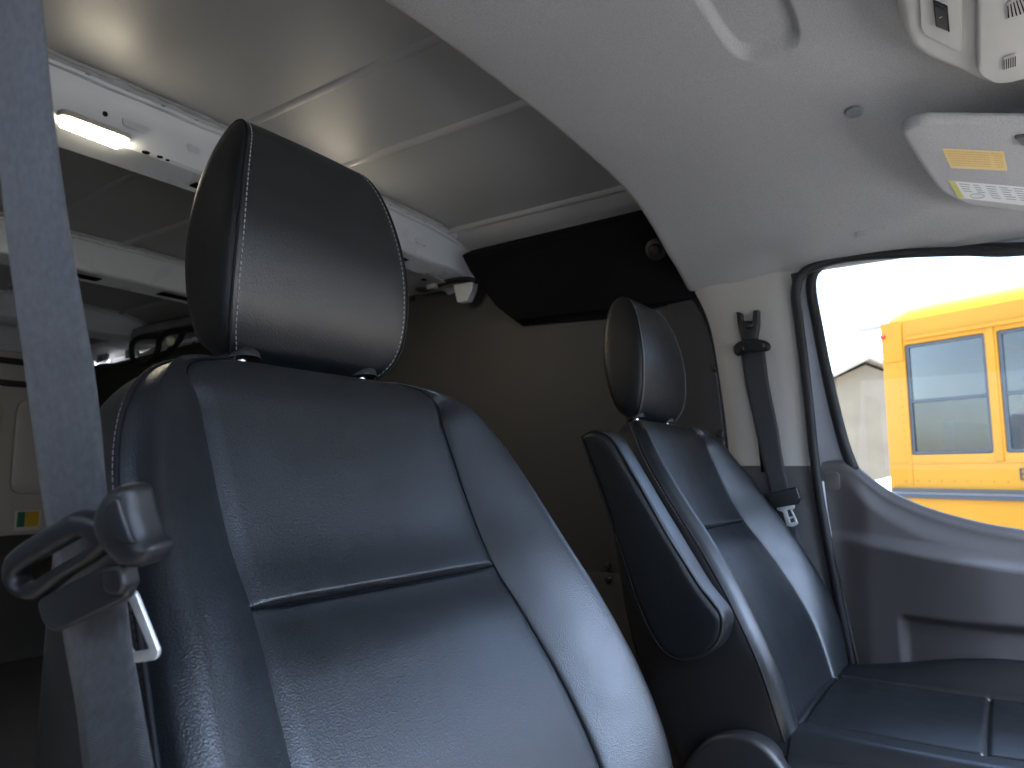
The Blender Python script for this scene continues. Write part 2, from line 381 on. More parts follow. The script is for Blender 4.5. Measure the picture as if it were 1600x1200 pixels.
# rear doors ------------------------------------------------------------
rd = thing('rear_door', 'white pressed metal rear door leaf at the far back of the cargo space', 'door', (1.4, 4.05, 0))
YD = 4.05
def rdplate(name, pts, z_off, th, m, bev=.004, r=.02):
    return plate(name, [rnd(pts, r)], th, frame((0, YD-z_off, 0), (1, 0, 0), (0, 0, 1)), m, rd, bev)
M['rear_paint'] = mat('cream_white_paint', (.62, .60, .56), .25, coat=.4)
rdplate('door_shell', [(.95, -.06), (1.86, -.06), (1.86, 1.52), (.95, 1.52)], 0, .02, M['rear_paint'])
for nm, ax, az, bx, bz in (('upper_panel', 1.02, .80, 1.44, 1.02), ('lower_panel', 1.02, 1.06, 1.44, 1.27), ('upper_panel', 1.50, .80, 1.80, 1.27)):
    rdplate('pressed_panel', [(ax, az), (bx, az), (bx, bz), (ax, bz)], .018, .016, M['rear_paint'], .006, .06)
rdplate('reinforcing_bar', [(.98, 1.33), (1.84, 1.33), (1.84, 1.36), (.98, 1.36)], .02, .03, M['rubber'], .004, .005)
rdplate('reinforcing_bar', [(.98, 1.44), (1.84, 1.44), (1.84, 1.47), (.98, 1.47)], .02, .03, M['rubber'], .004, .005)
rdplate('lower_lining', [(.97, -.05), (1.85, -.05), (1.85, .60), (.97, .60)], .014, .012, M['lining'], .003, .01)
q0 = pY(28, 800, YD-.03); q1 = pY(60, 822, YD-.03)
bx = (q0[0], q1[0]); bz = (q1[2], q0[2])
rdplate('reflector_backing', [(bx[0]-.01, bz[0]-.02), (bx[1]+.01, bz[0]-.02), (bx[1]+.01, bz[1]+.005), (bx[0]-.01, bz[1]+.005)], .024, .003, M['label_w'], .0005, .002)
mx_ = bx[0]+.35*(bx[1]-bx[0])
rdplate('green_reflector', [(bx[0], bz[0]), (mx_, bz[0]), (mx_, bz[1]), (bx[0], bz[1])], .028, .003, M['green'], .0005, .001)
rdplate('amber_reflector', [(mx_+.002, bz[0]), (bx[1], bz[0]), (bx[1], bz[1]), (mx_+.002, bz[1])], .028, .003, M['amber'], .0005, .001)
rd2 = thing('rear_door', 'right rear door leaf closed behind the near seat', 'door', (.5, 4.05, 0))
plate('door_shell', [rnd([(.13, -.06), (.94, -.06), (.94, 1.52), (.13, 1.52)], .02)], .02, frame((0, YD, 0), (1, 0, 0), (0, 0, 1)), M['rear_paint'], rd2, .004)
struct(box('rear_header', (.10, 4.0, 1.50), (1.92, 4.14, 1.66), M['paint'], bev=.012))

# roof bows ---------------------------------------------------------------
def bow(y0, label, holes=True):
    t = thing('roof_bow', label, 'roof beam', (1.0, y0+.05, 1.58), 'roof beams across the cargo space')
    xs = np.concatenate([np.linspace(.16, 1.5, 40), np.linspace(1.52, 1.86, 18)])
    # (dy, dz) cross-section of the pressing, from its front flange to its rear flange
    prof = [(-.035, -.002), (-.030, -.007), (-.012, -.008), (-.010, -.014), (-.002, -.016), (0, -.022), (.004, -.030), (.018, -.104), (.024, -.110), (.088, -.128), (.094, -.126), (.100, -.110), (.104, -.104), (.135, -.098), (.140, -.09), (.150, -.012), (.156, -.006), (.18, -.003)]
    V = []
    for x in xs:
        e = ss(1.62, 1.82, x)
        for dy, dz in prof:
            wob = .0012*math.sin(x*37+dy*90)*(1 if dz > -.02 else 0)
            V.append((x, y0+dy*(1+.35*e), roofz(x)+dz*(1-.32*e)+wob))
    mesh('pressing', V, grid_faces(len(xs), len(prof)), M['paint'], t, sharp=28)
    return t
b1 = bow(1.42, 'pressed white roof beam nearest the headrest, carrying the lit lamp')
b2 = bow(2.45, 'second roof beam back, pale face with two small holes')
b3 = bow(3.45, 'third roof beam near the rear doors')
# details on the beams: dark discs and plates painting the shade of holes, slots
def bhole(b, px, py, y, r=.006):
    q = pY(px, py, y); disc('bolt_hole', q, (0, -1, -.15), r, .0012, M['hole'], b, 12, 1.2)
def bhole_z(b, px, py, z, r=.007):
    q = pZ(px, py, z); disc('bolt_hole', q, (0, 0, -1), r, .0015, M['hole'], b, 12, 1.2)
bhole(b1, 164, 178, 1.431); bhole(b1, 663, 383, 1.431, .005)
bhole_z(b1, 228, 238, roofz(.8)-.120, .008); bhole_z(b1, 250, 245, roofz(.8)-.120, .006); bhole_z(b1, 262, 250, roofz(.7)-.120, .004)
bhole(b2, 156, 401, 2.463, .009); bhole(b2, 268, 429, 2.463, .009)
def slot(b, x0, x1, y0, y1, z, m='hole'):
    plate('slot', [rnd([(x0, y0), (x1, y0), (x1, y1), (x0, y1)], .006)], .002, frame((0, 0, z), (1, 0, 0), (0, 1, 0)), M[m], b)
slot(b1, .86, 1.00, 1.458, 1.492, roofz(.9)-.124); slot(b1, 1.45, 1.56, 1.458, 1.492, roofz(1.5)-.124)
for x in (.98, 1.35): slot(b2, x, x+.16, 2.47, 2.52, roofz(x)-.124)

for x_, w_ in ((.70, .05), (.83, .03), (1.46, .04), (1.58, .05)):      # stamped pads and spot welds on the beam face
    c = (x_, 1.4295, roofz(x_)-.062); plate('stamped_pad', [rnd([(-w_/2, -.012), (w_/2, -.012), (w_/2, .012), (-w_/2, .012)], .008)], .003, frame(c, (1, 0, 0), (0, .19, 1)), M['paint'], b1, .0012)
for b_, y_ in ((b1, 1.386), (b2, 2.416)):
    rs = random.Random(3); tube('sealant_bead', [np.array([x_, y_+rs.uniform(-.003, .003), roofz(x_)-.004-rs.uniform(0, .003)]) for x_ in np.linspace(.18, 1.66, 60)], [.004, .003, .0045, .0025, .0038]*12, M['paint_dull'], b_, n=6, smooth_n=2)
    bm = bmesh.new()
    for x_ in np.arange(.22, 1.62, .075): disc_bm(bm, (x_, y_+.0215, roofz(x_)-.0078), (0, 0, -1), .005, .0012, 10)
    stuff(bmobj('spot_welds', bm, M['paint_dull'], b_, sharp=None))
# lamps on the first beam ----------------------------------------------------
def lamp(x, y, z, label, L=.15):
    t = thing('cargo_lamp', label, 'lamp', (x, y, z), 'cargo lamps under the roof beam')
    pts = rnd([(-L/2, -.026), (L/2, -.031), (L/2, .031), (-L/2, .031)], .012)
    plate('lamp_housing', [rnd([(-L/2-.008, -.032), (L/2+.008, -.032), (L/2+.008, .032), (-L/2-.008, .032)], .014)], .012, frame((x, y, z), (1, 0, 0), (0, 1, 0)), M['trim_light'], t, .003)
    plate('lens', [pts], .016, frame((x, y, z-.010), (1, 0, 0), (0, 1, 0)), M['lamp'], t, .005)
    return t
q = pY(143, 201, 1.447)
lamp(q[0], 1.447, q[2], 'glowing warm white lamp on the roof beam left of the headrest', .118)
lamp(1.22, 1.462, roofz(1.22)-.117, 'second cargo lamp on the same roof beam, hidden behind the headrest')

# bracket, cable and clip where the beam meets the side
br = thing('bracket', 'white metal bracket hanging at the end of the first roof beam', 'bracket', (1.80, 1.5, 1.5))
pts = [(0, 0), (.085, .0), (.080, -.028), (.060, -.062), (.018, -.062)]
a = pX(712, 447, 1.80)
plate('bracket_plate', [rnd(pts, .006)], .03, frame(a, (0, -1, 0), (0, 0, 1)), M['paint'], br, .004)
cb = thing('cable', 'black sleeved cable running under the end of the roof beam', 'cable', (1.8, 1.6, 1.5))
tube('sleeve', [pX(x, y, 1.79) for x, y in ((560, 428), (620, 436), (640, 440), (655, 452), (675, 450), (700, 440), (730, 436), (745, 440))], .009, M['cable'], cb)
plate('clip', [rnd([(-.02, -.012), (.02, -.012), (.02, .012), (-.02, .012)], .004)], .02, frame(pX(676, 446, 1.78), (0, 1, 0), (0, 0, 1)), M['paint_dull'], cb, .003)
# gusset plate under beam end with cutouts
gp = thing('gusset_plate', 'punched metal gusset under the right end of the first roof beam', 'gusset', (1.7, 1.55, 1.53))
plate('plate', [rnd([(-.32, 0), (.12, 0), (.12, .17), (-.30, .13)], .02)], .004, frame((1.72, 1.50, 1.545), (1, 0, -.12), (0, 1, 0)), M['paint_dull'], gp, .001)
for x, y, r in ((1.50, 1.57, .022), (1.58, 1.55, .012), (1.64, 1.58, .02), (1.73, 1.55, .010)):
    disc('hole', (x, y, 1.543-(x-1.72)*.12), (0, 0, -1), r, .002, M['hole'], gp, 16, 1.25)  # dark discs on the plate stand for the shade in punched holes
# rear cable loops near the back left
cb2 = thing('cable', 'black cable loop hanging along the side rail behind the near seat', 'cable', (1.7, 2.6, 1.4))
tube('loop', [pX(x, y, 1.735) for x, y in ((330, 500), (300, 514), (262, 520), (250, 530), (246, 548), (232, 566), (214, 568), (206, 555), (208, 535), (222, 527), (250, 526))], .013, M['cable'], cb2)
tube('loop', [pX(x, y, 1.735) for x, y in ((214, 566), (180, 571), (152, 574), (143, 590), (147, 612))], .014, M['cable'], cb2)
tube('loop', [pX(x, y, 1.735) for x, y in ((286, 517), (281, 530), (265, 548), (240, 570))], .014, M['cable'], cb2)
cl = disc('connector', pX(267, 533, 1.72), (-.6, -.8, 0), .022, .03, mat('pale_connector', (.75, .78, .6), .4), cb2)
# white pressed wall structure behind the loops
wp = thing('wall_brace', 'white pressed brace on the side wall behind the black cable loops', 'brace', (1.85, 3, 1.4))
plate('brace', [[pX(x, y, 1.88)[1:] for x, y in ((110, 520), (220, 560), (300, 548), (420, 530), (420, 520), (300, 512), (215, 530))]][0:1], .02, frame((1.88, 0, 0), (0, 1, 0), (0, 0, 1)), M['paint'], wp, .004)
for k, (px, py, wd, hg) in enumerate(((180, 545, .16, .03), (205, 552, .10, .05), (160, 560, .12, .04), (300, 528, .2, .02), (330, 520, .1, .03))):
    c = pX(px, py, 1.86)
    plate('stiffener', [rnd([(-wd/2, -hg/2), (wd/2, -hg/2), (wd/2, hg/2), (-wd/2, hg/2)], .008)], .014, frame(c, (0, 1, -.06), (0, 0, 1)), M['paint'] if k % 2 else M['paint_dull'], wp, .003)
    disc('bolt_hole', c+np.array([-.007, 0, 0]), (-1, 0, 0), .007, .001, M['hole'], wp, 10)
box('brace_lower', (1.86, 2.9, .70), (1.90, 3.02, 1.48), M['paint'], wp, .012)

# black felt duct panel in the roof corner over the driver seat ------------------
dp = thing('corner_panel', 'black felt covered panel slanting from roof to wall above the far seat', 'panel', (1.8, 1.1, 1.5))
TL = np.array([1.70, 1.50, 1.640]); TR = np.array([1.70, .66, 1.640])
A_ = pX(722, 399, 1.72); B_ = pX(1012, 330, 1.72); C_ = pX(1085, 455, 1.845); D_ = pX(803, 500, 1.80); E_ = pX(775, 478, 1.80); F2 = pX(735, 425, 1.75)
A2 = np.array([1.73, A_[1], A_[2]]); outl = [A_, F2, E_, D_, np.array([1.84, .66, pX(1060, 470, 1.84)[2]]), np.array([1.72, .66, B_[2]])]
V = [tuple(p) for p in outl]; V += [(p[0]+.05, p[1], p[2]+.03) for p in outl]; n = len(outl)
mesh('felt_cover', V, [tuple(range(n))]+[tuple(range(n, 2*n))]+[(i, (i+1) % n, n+(i+1) % n, n+i) for i in range(n)], M['black_felt'], dp, smooth=False)
nn = np.cross(outl[0]-outl[5], outl[3]-outl[5]); nn /= np.linalg.norm(nn)
if nn[0] > 0: nn = -nn
kc = onp(1025, 390, outl[5], nn)
disc('knob_rim', kc, nn, .030, .004, M['plastic'], dp, 24); disc('knob', kc+nn*.004, nn, .017, .010, M['plastic_sat'], dp, 20)
# thin grey flange below it
fl = [pX(x, y, 1.842) for x, y in ((803, 500), (815, 509), (950, 497), (1088, 466), (1085, 455))]
mesh('lower_flange', [tuple(p) for p in fl]+[(p[0]+.006, p[1], p[2]) for p in fl], [(0, 1, 2, 3, 4), (9, 8, 7, 6, 5)]+[(i, (i+1) % 5, 5+(i+1) % 5, 5+i) for i in range(5)], M['black_felt'], dp, smooth=False)

# ------------------------------------------------------------------ B pillar trim (far side)
pil = root_struct('pillar_trim', (1.83, .5, .9))
def strip(name, L, Rr, mat_, parent, nu=14, bulge=.02, sharp=None):
    """surface between two edge polylines (same count), bulged toward the cabin"""
    Ls = crom(L, 6); Rs = crom(Rr, 6); V = []
    for a, b in zip(Ls, Rs):
        for k in range(nu+1):
            t = k/nu; p = a*(1-t)+b*t; V.append(p+np.array([-bulge*(1-(2*t-1)**4), 0, 0]))
    return mesh(name, V, grid_faces(len(Ls), nu+1), mat_, parent)
Lp = [pX(x, y, 1.835) for x, y in ((1080, 447), (1098, 480), (1112, 520), (1124, 590), (1134, 660), (1141, 728))]
Rp = [pX(x, y, 1.850) for x, y in ((1234, 420), (1243, 470), (1250, 520), (1258, 590), (1264, 660), (1268, 728))]
strip('upper_trim', Lp, Rp, M['trim_light'], pil)
Lq = [pX(x, y, 1.837) for x, y in ((1140, 722), (1148, 800), (1170, 900), (1190, 1000), (1210, 1090), (1235, 1200))]
Rq = [pX(x, y, 1.852) for x, y in ((1267, 722), (1279, 800), (1301, 900), (1326, 1000), (1350, 1090), (1376, 1200))]
strip('lower_trim', Lq, Rq, M['trim_dark'], pil)
# slot where the strap goes in
sl = [pX(x, y, 1.826) for x, y in ((1166, 700), (1194, 700), (1197, 741), (1176, 741))]
mesh('belt_slot', [tuple(p) for p in sl], [(0, 1, 2, 3)], M['trim_light'], pil, smooth=False)
sl = [pX(x, y, 1.8195) for x, y in ((1181, 655), (1193, 690), (1197, 738), (1189, 738))]
mesh('belt_slot', [tuple(p) for p in sl], [(0, 1, 2, 3)], M['hole'], pil, smooth=False)  # flat dark patch paints the shaded inside of the slot
# door seal: dark rubber round the door opening
sealp = [pX(x, y, 1.835) for x, y in ((1600, 392), (1500, 393), (1400, 397), (1320, 404), (1272, 417), (1250, 433), (1243, 460), (1248, 500), (1256, 560), (1265, 640), (1273, 720), (1285, 800), (1302, 890), (1320, 980), (1340, 1070), (1365, 1180))]
tag(tube('door_seal', [np.array([1.84, -.5, 1.35]), np.array([1.84, -.3, 1.372])]+sealp, .011, M['rubber'], n=10, smooth_n=6), 'black rubber seal framing the far door opening', 'door seal')

box('jamb_filler', (1.905, .44, -.1), (1.925, .74, 1.28), M['trim_dark'], pil); box('jamb_filler', (1.905, .385, 1.281), (1.925, .74, 1.62), M['trim_dark'], pil)  # filler panels added behind the trim to block light through gaps
struct(box('header_filler', (1.885, -.75, 1.425), (1.94, .70, 1.62), M['trim_dark']))  # filler box added above the door to close a gap showing sky
# ------------------------------------------------------------------ far door with window
door = thing('van_door', 'dark grey front door with window, closed behind the far seat', 'door', (1.9, 0, .4))
XD = 1.87
gl = [(1268, 446), (1280, 418), (1316, 401), (1400, 394), (1500, 390), (1600, 388)]
go = [tuple(pX(x, y, XD)[1:]) for x, y in gl]
rear_edge = [tuple(pX(x, y, XD)[1:]) for x, y in ((1335, 735), (1318, 690), (1296, 600), (1278, 510))]
hole = rear_edge+go+[(-.62, 1.30), (-.85, 1.05), (-.95, .76), (-.3, .76), (.10, .76), (.29, .84)]
outer = [tuple(pX(x, y, XD)[1:]) for x, y in ((1366, 1190), (1330, 1000), (1290, 800), (1268, 640), (1255, 520), (1250, 462), (1258, 405), (1300, 385), (1400, 370), (1600, 362))]
outer = outer+[(-.70, 1.36), (-1.05, .98), (-1.05, .10), (.25, .10)]
dfr = M['paint_grey'] = mat('grey_door_frame', (.42, .45, .50), .35)
plate('door_frame', [outer, hole[::-1]], .018, frame((XD+.007, 0, 0), (0, 1, 0), (0, 0, 1)), dfr, door, .006)
ins = rnd([tuple(np.array(h)) for h in hole], .02)
seal_in = [np.array([XD-.004, y, z]) for y, z in crom(hole[:-6]+[(-.62, 1.30)], 4)]
tube('window_seal', seal_in, .013, M['rubber'], door, smooth_n=1)
mesh('window_glass', [(XD+.012, y, z) for y, z in hole], [tuple(range(len(hole)))], M['tint'], door, smooth=False)
# trim panel as a shaped sheet
sill = [(.375, .925), (.345, .932), (.315, .930), (.29, .915), (.262, .888), (.23, .862), (.19, .840), (.149, .822), (.10, .806), (.04, .791), (-.022, .781), (-.12, .765), (-.3, .75), (-.9, .72)]
sl_t = sorted([(a, b) for a, b in sill])
def edge_y(z): return slut([(.02, .20), (.416, .293), (.60, .325), (.737, .352), (.85, .368), (.90, .373), (.93, .365)], z)
def door_x(y, z):
    x = XD-.026
    s = slut(sl_t, min(y, .37))
    top = s-z
    x += .016*(1-ss(0, .018, top))                                        # rolled top edge
    x -= .018*ss(.02, .07, top)*ss(.34, .26, y)
    led = lut([(-.9, .74), (0, .728), (.15, .742), (.31, .76)], y)
    A = .085*ss(.34, .02, y)+.012
    x -= A*ss(led+.008, led-.020, z)
    # pocket recess
    pk = ss(.215, .195, y)*ss(.600+.01*ss(.2, 0, y), .585, z)
    x += .020*pk
    x += .022*ss(.45, .2, z)*0
    return x
ysn = np.concatenate([np.linspace(0, .30, 60), np.linspace(.31, 1, 40)])
V = []; NZ = 190
for t in ysn:
    for k in range(NZ+1):
        zz = k/NZ
        y0 = .372-(.372+.9)*t**1.15
        ztop = slut(sl_t, min(y0, .372)); z = .02+(ztop-.02)*zz
        ey = edge_y(z); y = ey-(ey+.9)*t**1.15
        ztop = slut(sl_t, min(y, .372)); z = .02+(ztop-.02)*zz
        V.append((door_x(y, z), y, z))
NC = NZ+1
# returns: turn the top and rear edges outward
top_i = [i*NC+NZ for i in range(len(ysn))]; F_ = grid_faces(len(ysn), NC)
b0 = len(V)
for i in top_i: x, y, z = V[i]; V.append((XD+.02, y, z+.001))
F_ += [(top_i[i], top_i[i+1], b0+i+1, b0+i) for i in range(len(top_i)-1)]
b1_ = len(V)
for k in range(NC): x, y, z = V[k]; V.append((XD+.02, y+.002, z))
F_ += [(k, k+1, b1_+k+1, b1_+k) for k in range(NC-1)]
mesh('trim_panel', V, F_, M['door_dark'], door)
q = pX(1300, 752, XD-.035)
plate('screw_cover', [rnd([(-.016, -.022), (.016, -.022), (.016, .022), (-.016, .022)], .011)], .004, frame((door_x(q[1], q[2])-.001, q[1], q[2]), (0, -1, 0), (0, 0, 1)), M['door_dark'], door, .0015)
tube('edge_strip', [pX(x, y, 1.838) for x, y in ((1284, 752), (1290, 800), (1303, 870), (1322, 960), (1340, 1030), (1354, 1077))], .005, M['paint'], door, n=8)
for px in (): pass
# coat hook cover on the side of the headliner
q = pX(1360, 362, 1.74)
for _ in range(6):
    z = hlz(q[0], q[1]); q = pZ(1360, 362, z)
plate('hook_cover', [rnd([(-.030, -.010), (.030, -.010), (.030, .010), (-.030, .010)], .009)], .006, frame((q[0]-.001, q[1], q[2]-.001), (0, -1, 0), (.85, 0, -.5)), M['headliner'], ceil, .002)

# ------------------------------------------------------------------ seats
REC = R(22.8)
UPV = np.array([0, math.sin(REC), math.cos(REC)]); NRM = np.array([0, -math.cos(REC), math.sin(REC)])
WT = [(-.285, .245), (-.2, .278), (-.1, .292), (0, .288), (.1, .278), (.18, .270), (.232, .262), (.287, .243), (.32, .220), (.345, .188), (.362, .15), (.372, .11)]
UST = [(-.285, .150), (-.15, .178), (-.05, .180), (.05, .172), (.11, .166), (.17, .168), (.24, .168), (.30, .168), (.345, .166), (.37, .10)]
WBT = [(-.285, .060), (-.15, .088), (-.05, .088), (.05, .075), (.15, .054), (.25, .034), (.31, .022), (.35, .008), (.372, 0)]
WCT = [(-.285, .045), (-.15, .054), (-.05, .045), (.05, .026), (.11, .012), (.17, .003), (.25, 0), (.372, 0)]
DT = [(-.285, .165), (-.15, .16), (0, .148), (.2, .11), (.33, .072), (.372, .066)]
VH, VTOP, V0 = .112, .372, -.285
def section(v):
    """half section: list of (u,w,region) from front centre to back centre"""
    W = slut(WT, v); us = min(slut(UST, v), W-.012); wb = slut(WBT, v); wc = slut(WCT, v); D = slut(DT, v)
    # crease between the upper and lower panels
    d = v-VH
    wc0 = wc
    if d > 0: wc += .0045*math.exp(-(d/.03)**2)-.006*math.exp(-(d/.0022)**2)
    else: wc += -.009*math.exp(-(d/.035)**2)-.003*math.exp(-(d/.0022)**2)
    out = []
    for k in range(19):
        t = k/18; u = us*t; out.append((u, wc0+(wc-wc0)*(1-t**8) - .0045*math.exp(-((us-u)/.0035)**2), 0))
    base = wc0
    bo = crom([(us, base-.0045), (us+.005, base+.003), (us+(W-us)*.35, base+(wb-base)*.62), (us+(W-us)*.70, wb), (W-.012, wb-.006), (W-.002, wb-.018)], 6)
    for k, b in enumerate(bo[0:]): out.append((b[0], b[1], 1))
    ws = bo[-1][1]; Wb = W-.02
    gu = crom([(W-.003, ws-.002), (W+.001, ws-.012), (W+.006, (ws-D)*.5), (W-.004, -D+.03), (Wb-.02, -D+.006), (Wb-.06, -D)], 5)
    for k, b in enumerate(gu): out.append((b[0], b[1], 2))
    for t in (.66, .33, 0): out.append(((Wb-.06)*t, -D-.004*(1-t), 2))
    return out, D
def seat_pt(x0, u, v, w_): return np.array([x0, .47, .686])+np.array([u, 0, 0])+UPV*v+NRM*w_
rows = sorted(set([round(v, 5) for v in list(np.linspace(V0, VH-.02, 42))+list(np.linspace(VH-.018, VH+.018, 25))+list(np.linspace(VH+.02, .30, 24))+list(np.linspace(.304, .372, 26))]+[VH]))
def top_round(v, w_, D):
    """round the top edge over from front to back"""
    r = .062; q = (v-(VTOP-r))/r
    if q <= 0: return w_, v
    q = min(1, q); s = math.sqrt(max(0, 1-q*q)); mid = -D*.5
    return mid+(w_-mid)*(.10+.90*s), v-.006*q**4
def make_seat(x0, label, armrest):
    t = thing('van_seat', label, 'seat', (x0, .2, 0), 'front seats of the van')
    S = []; 
    for v in rows:
        sec, D = section(v); row = []
        for u, w_, rg in sec:
            w2, v2 = top_round(v, w_, D); row.append((u, v2, w2, rg))
        S.append(row)
    n = len(S[0])
    idx0 = [j for j in range(n) if S[0][j][3] == 0]; idx1 = [j for j in range(n) if S[0][j][3] == 1]; idx2 = [j for j in range(n) if S[0][j][3] == 2]
    vh_i = min(range(len(rows)), key=lambda i: abs(rows[i]-VH))
    def patch(name, i0, i1, cols, sides, m):
        V = []; F = []
        if sides == 'both':
            cc = [(-1, j) for j in reversed(cols)]+[(1, j) for j in cols if S[0][j][0] > 1e-9]
        else: cc = [(sides, j) for j in cols]
        for i in range(i0, i1+1):
            for sg, j in cc: u, v, w_, _ = S[i][j]; V.append(seat_pt(x0, sg*u, v, w_))
        return mesh(name, V, grid_faces(i1-i0+1, len(cc)), m, t)
    nr = len(rows)-1
    patch('lower_panel', 0, vh_i, idx0, 'both', M['leather']); patch('upper_panel', vh_i, nr, idx0, 'both', M['leather'])
    patch('bolster', 0, nr, [idx0[-1]]+idx1, 1, M['leather']); patch('bolster', 0, nr, [idx0[-1]]+idx1, -1, M['leather'])
    # side and back cover
    cc = [(1, j) for j in [idx1[-1]]+idx2]+[(-1, j) for j in reversed([idx1[-1]]+idx2) if S[0][j][0] > 1e-9]
    V = [seat_pt(x0, sg*S[i][j][0], S[i][j][1], S[i][j][2]) for i in range(nr+1) for sg, j in cc]
    F = grid_faces(nr+1, len(cc))
    mesh('back_cover', V, F, M['leather_side'], t)
    # lids: top strip and underside close the shell
    for i in (0, nr):
        loop = [seat_pt(x0, r[0], r[1], r[2]) for r in S[i]]+[seat_pt(x0, -r[0], r[1], r[2]) for r in reversed(S[i]) if r[0] > 1e-9]
        c = sum(loop)/len(loop); m_ = len(loop)
        mesh('closing_panel', loop+[c], [(k, (k+1) % m_, m_) for k in range(m_)], M['leather'], t)
    # piping along the outer front seams, stitching beside it
    jj = idx1[-1]; vt, ft = [], []
    stv, stf = [], []
    def add(V, F, A, B): 
        o = len(A); A += list(V); B += [tuple(i+o for i in f) for f in F]
    for sg in (-1, 1):
        line = [seat_pt(x0, sg*(S[i][jj][0]+.0008), S[i][jj][1], S[i][jj][2]) for i in range(0, nr-3)]
        mesh('piping', *tube_geo(line, .0022, 8, 1), M['piping'], t)
        # stitches on the gusset side, 5 mm behind the piping
        j2 = idx2[2]; ln = [seat_pt(x0, sg*(S[i][j2][0]+.0014), S[i][j2][1], S[i][j2][2]) for i in range(0, nr-3)]
        P = resample(ln, .0064)
        for a, b in zip(P[::1], P[1::1]):
            d = (b-a); add(*tube_geo([a+d*.12, a+d*.5, a+d*.70], .0006, 5, 1), stv, stf)
    ju = idx0[-1]  # dark cords along the grooves deepen their shade
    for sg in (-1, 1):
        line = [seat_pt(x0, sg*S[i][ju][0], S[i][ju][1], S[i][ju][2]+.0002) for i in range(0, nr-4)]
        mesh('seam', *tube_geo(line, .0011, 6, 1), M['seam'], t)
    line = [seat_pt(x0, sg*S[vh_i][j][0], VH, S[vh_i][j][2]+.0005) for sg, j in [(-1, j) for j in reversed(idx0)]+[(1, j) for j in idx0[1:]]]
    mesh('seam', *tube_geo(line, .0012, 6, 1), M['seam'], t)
    st = stuff(mesh('stitching', stv, stf, M['thread'], t))
    # headrest ---------------------------------------------------------------
    make_headrest(x0, t)
    make_cushion(x0, t)
    return t
def resample(P, step):
    P = [np.array(p, float) for p in P]; out = [P[0]]; acc = 0.
    for a, b in zip(P, P[1:]):
        L = np.linalg.norm(b-a); 
        if L < 1e-9: continue
        pos = step-acc
        while pos <= L: out.append(a+(b-a)*pos/L); pos += step
        acc = (acc+L) % step
    return out
def make_headrest(x0, parent):
    base = np.array([x0+.004, .612, 1.036]); tilt = R(6)
    # side profile: (depth back, height); closed
    prof = crom([(.042, -.012), (.020, .004), (.003, .040), (-.006, .100), (.000, .160), (.014, .205), (.036, .229), (.058, .231), (.077, .212), (.088, .165), (.092, .105), (.086, .050), (.073, .006), (.052, -.012)], 7, True); prof = [(d*.93, z*1.14) for d, z in prof]
    def hw(z): z /= 1.14; return slut([(-.012, .104), (.005, .117), (.03, .123), (.07, .124), (.12, .119), (.17, .108), (.21, .094), (.231, .086)], z)
    n = len(prof)
    def P(s, d, z, bul=0):
        u = s*hw(z)+bul
        yy = d*math.cos(tilt)+z*math.sin(tilt)*1.0; zz = z*math.cos(tilt)-d*math.sin(tilt)
        return base+np.array([u, yy, zz])
    cz = .126; cdp = .041
    NS = 24; V = []
    for k in range(NS+1):
        s = -1+2*k/NS; bowf = (1-s*s)                      # front bows out a little in the middle
        for d, z in prof:
            rr = 1+.022*bowf-.0*abs(s)**8
            dd = cdp+(d-cdp)*rr; zz = cz+(z-cz)*(1+.012*bowf)
            ed = 1-.020*math.exp(-((1-abs(s))/.03)**2)      # dips into the seam
            dd = cdp+(dd-cdp)*ed; zz = cz+(zz-cz)*(1-.012*math.exp(-((1-abs(s))/.03)**2))
            V.append(P(s, dd, zz))
    mesh('headrest_cover', V, grid_faces(NS+1, n, True), M['leather'], parent)
    for sg in (-1, 1):
        V = []; K = 12
        for k in range(K+1):
            q = k/K; sc_ = math.cos(q*math.pi/2); b = .008*math.sin(min(1, q*1.6)*math.pi/2)**.8 if q else 0
            for d, z in prof:
                V.append(P(sg, cdp+(d-cdp)*.98*sc_, cz+(z-cz)*.988*sc_, sg*b))
        mesh('headrest_side', V, grid_faces(K+1, n, True), M['leather_side'], parent)
        ring = [P(sg, cdp+(d-cdp)*.985, cz+(z-cz)*.991, sg*.001) for d, z in prof]
        mesh('headrest_piping', *tube_geo(ring, .0016, 8, 1, True), M['piping'], parent)
        sv_, sf_ = [], []
        ln = []
        for d, z in prof:
            f_ = .955; dd = cdp+(d-cdp)*1.006; zz = cz+(z-cz)*1.004
            ln.append(P(sg*f_, dd, zz))
        ln.append(ln[0])
        Q = resample(ln, .0064)
        for a, b in zip(Q, Q[1:]):
            d = b-a; o = len(sv_); v_, f_2 = tube_geo([a+d*.12, a+d*.5, a+d*.70], .0006, 5, 1); sv_ += list(v_); sf_ += [tuple(i+o for i in f) for f in f_2]
        stuff(mesh('headrest_stitching', sv_, sf_, M['thread'], parent))
    for u in (-.085, .085):
        a = np.array([x0+u, .650, 1.005]); b = np.array([x0+u, .668, 1.075])
        tube('headrest_post', [a, (a+b)/2, b], .0065, M['chrome'], parent, n=14, smooth_n=2)
        c = np.array([x0+u, .655, 1.020]); bm = bmesh.new(); disc_bm(bm, c, (0, .25, 1), .021, .012, 20, .95); bmobj('post_guide', bm, M['plastic_sat'], parent, sharp=50)
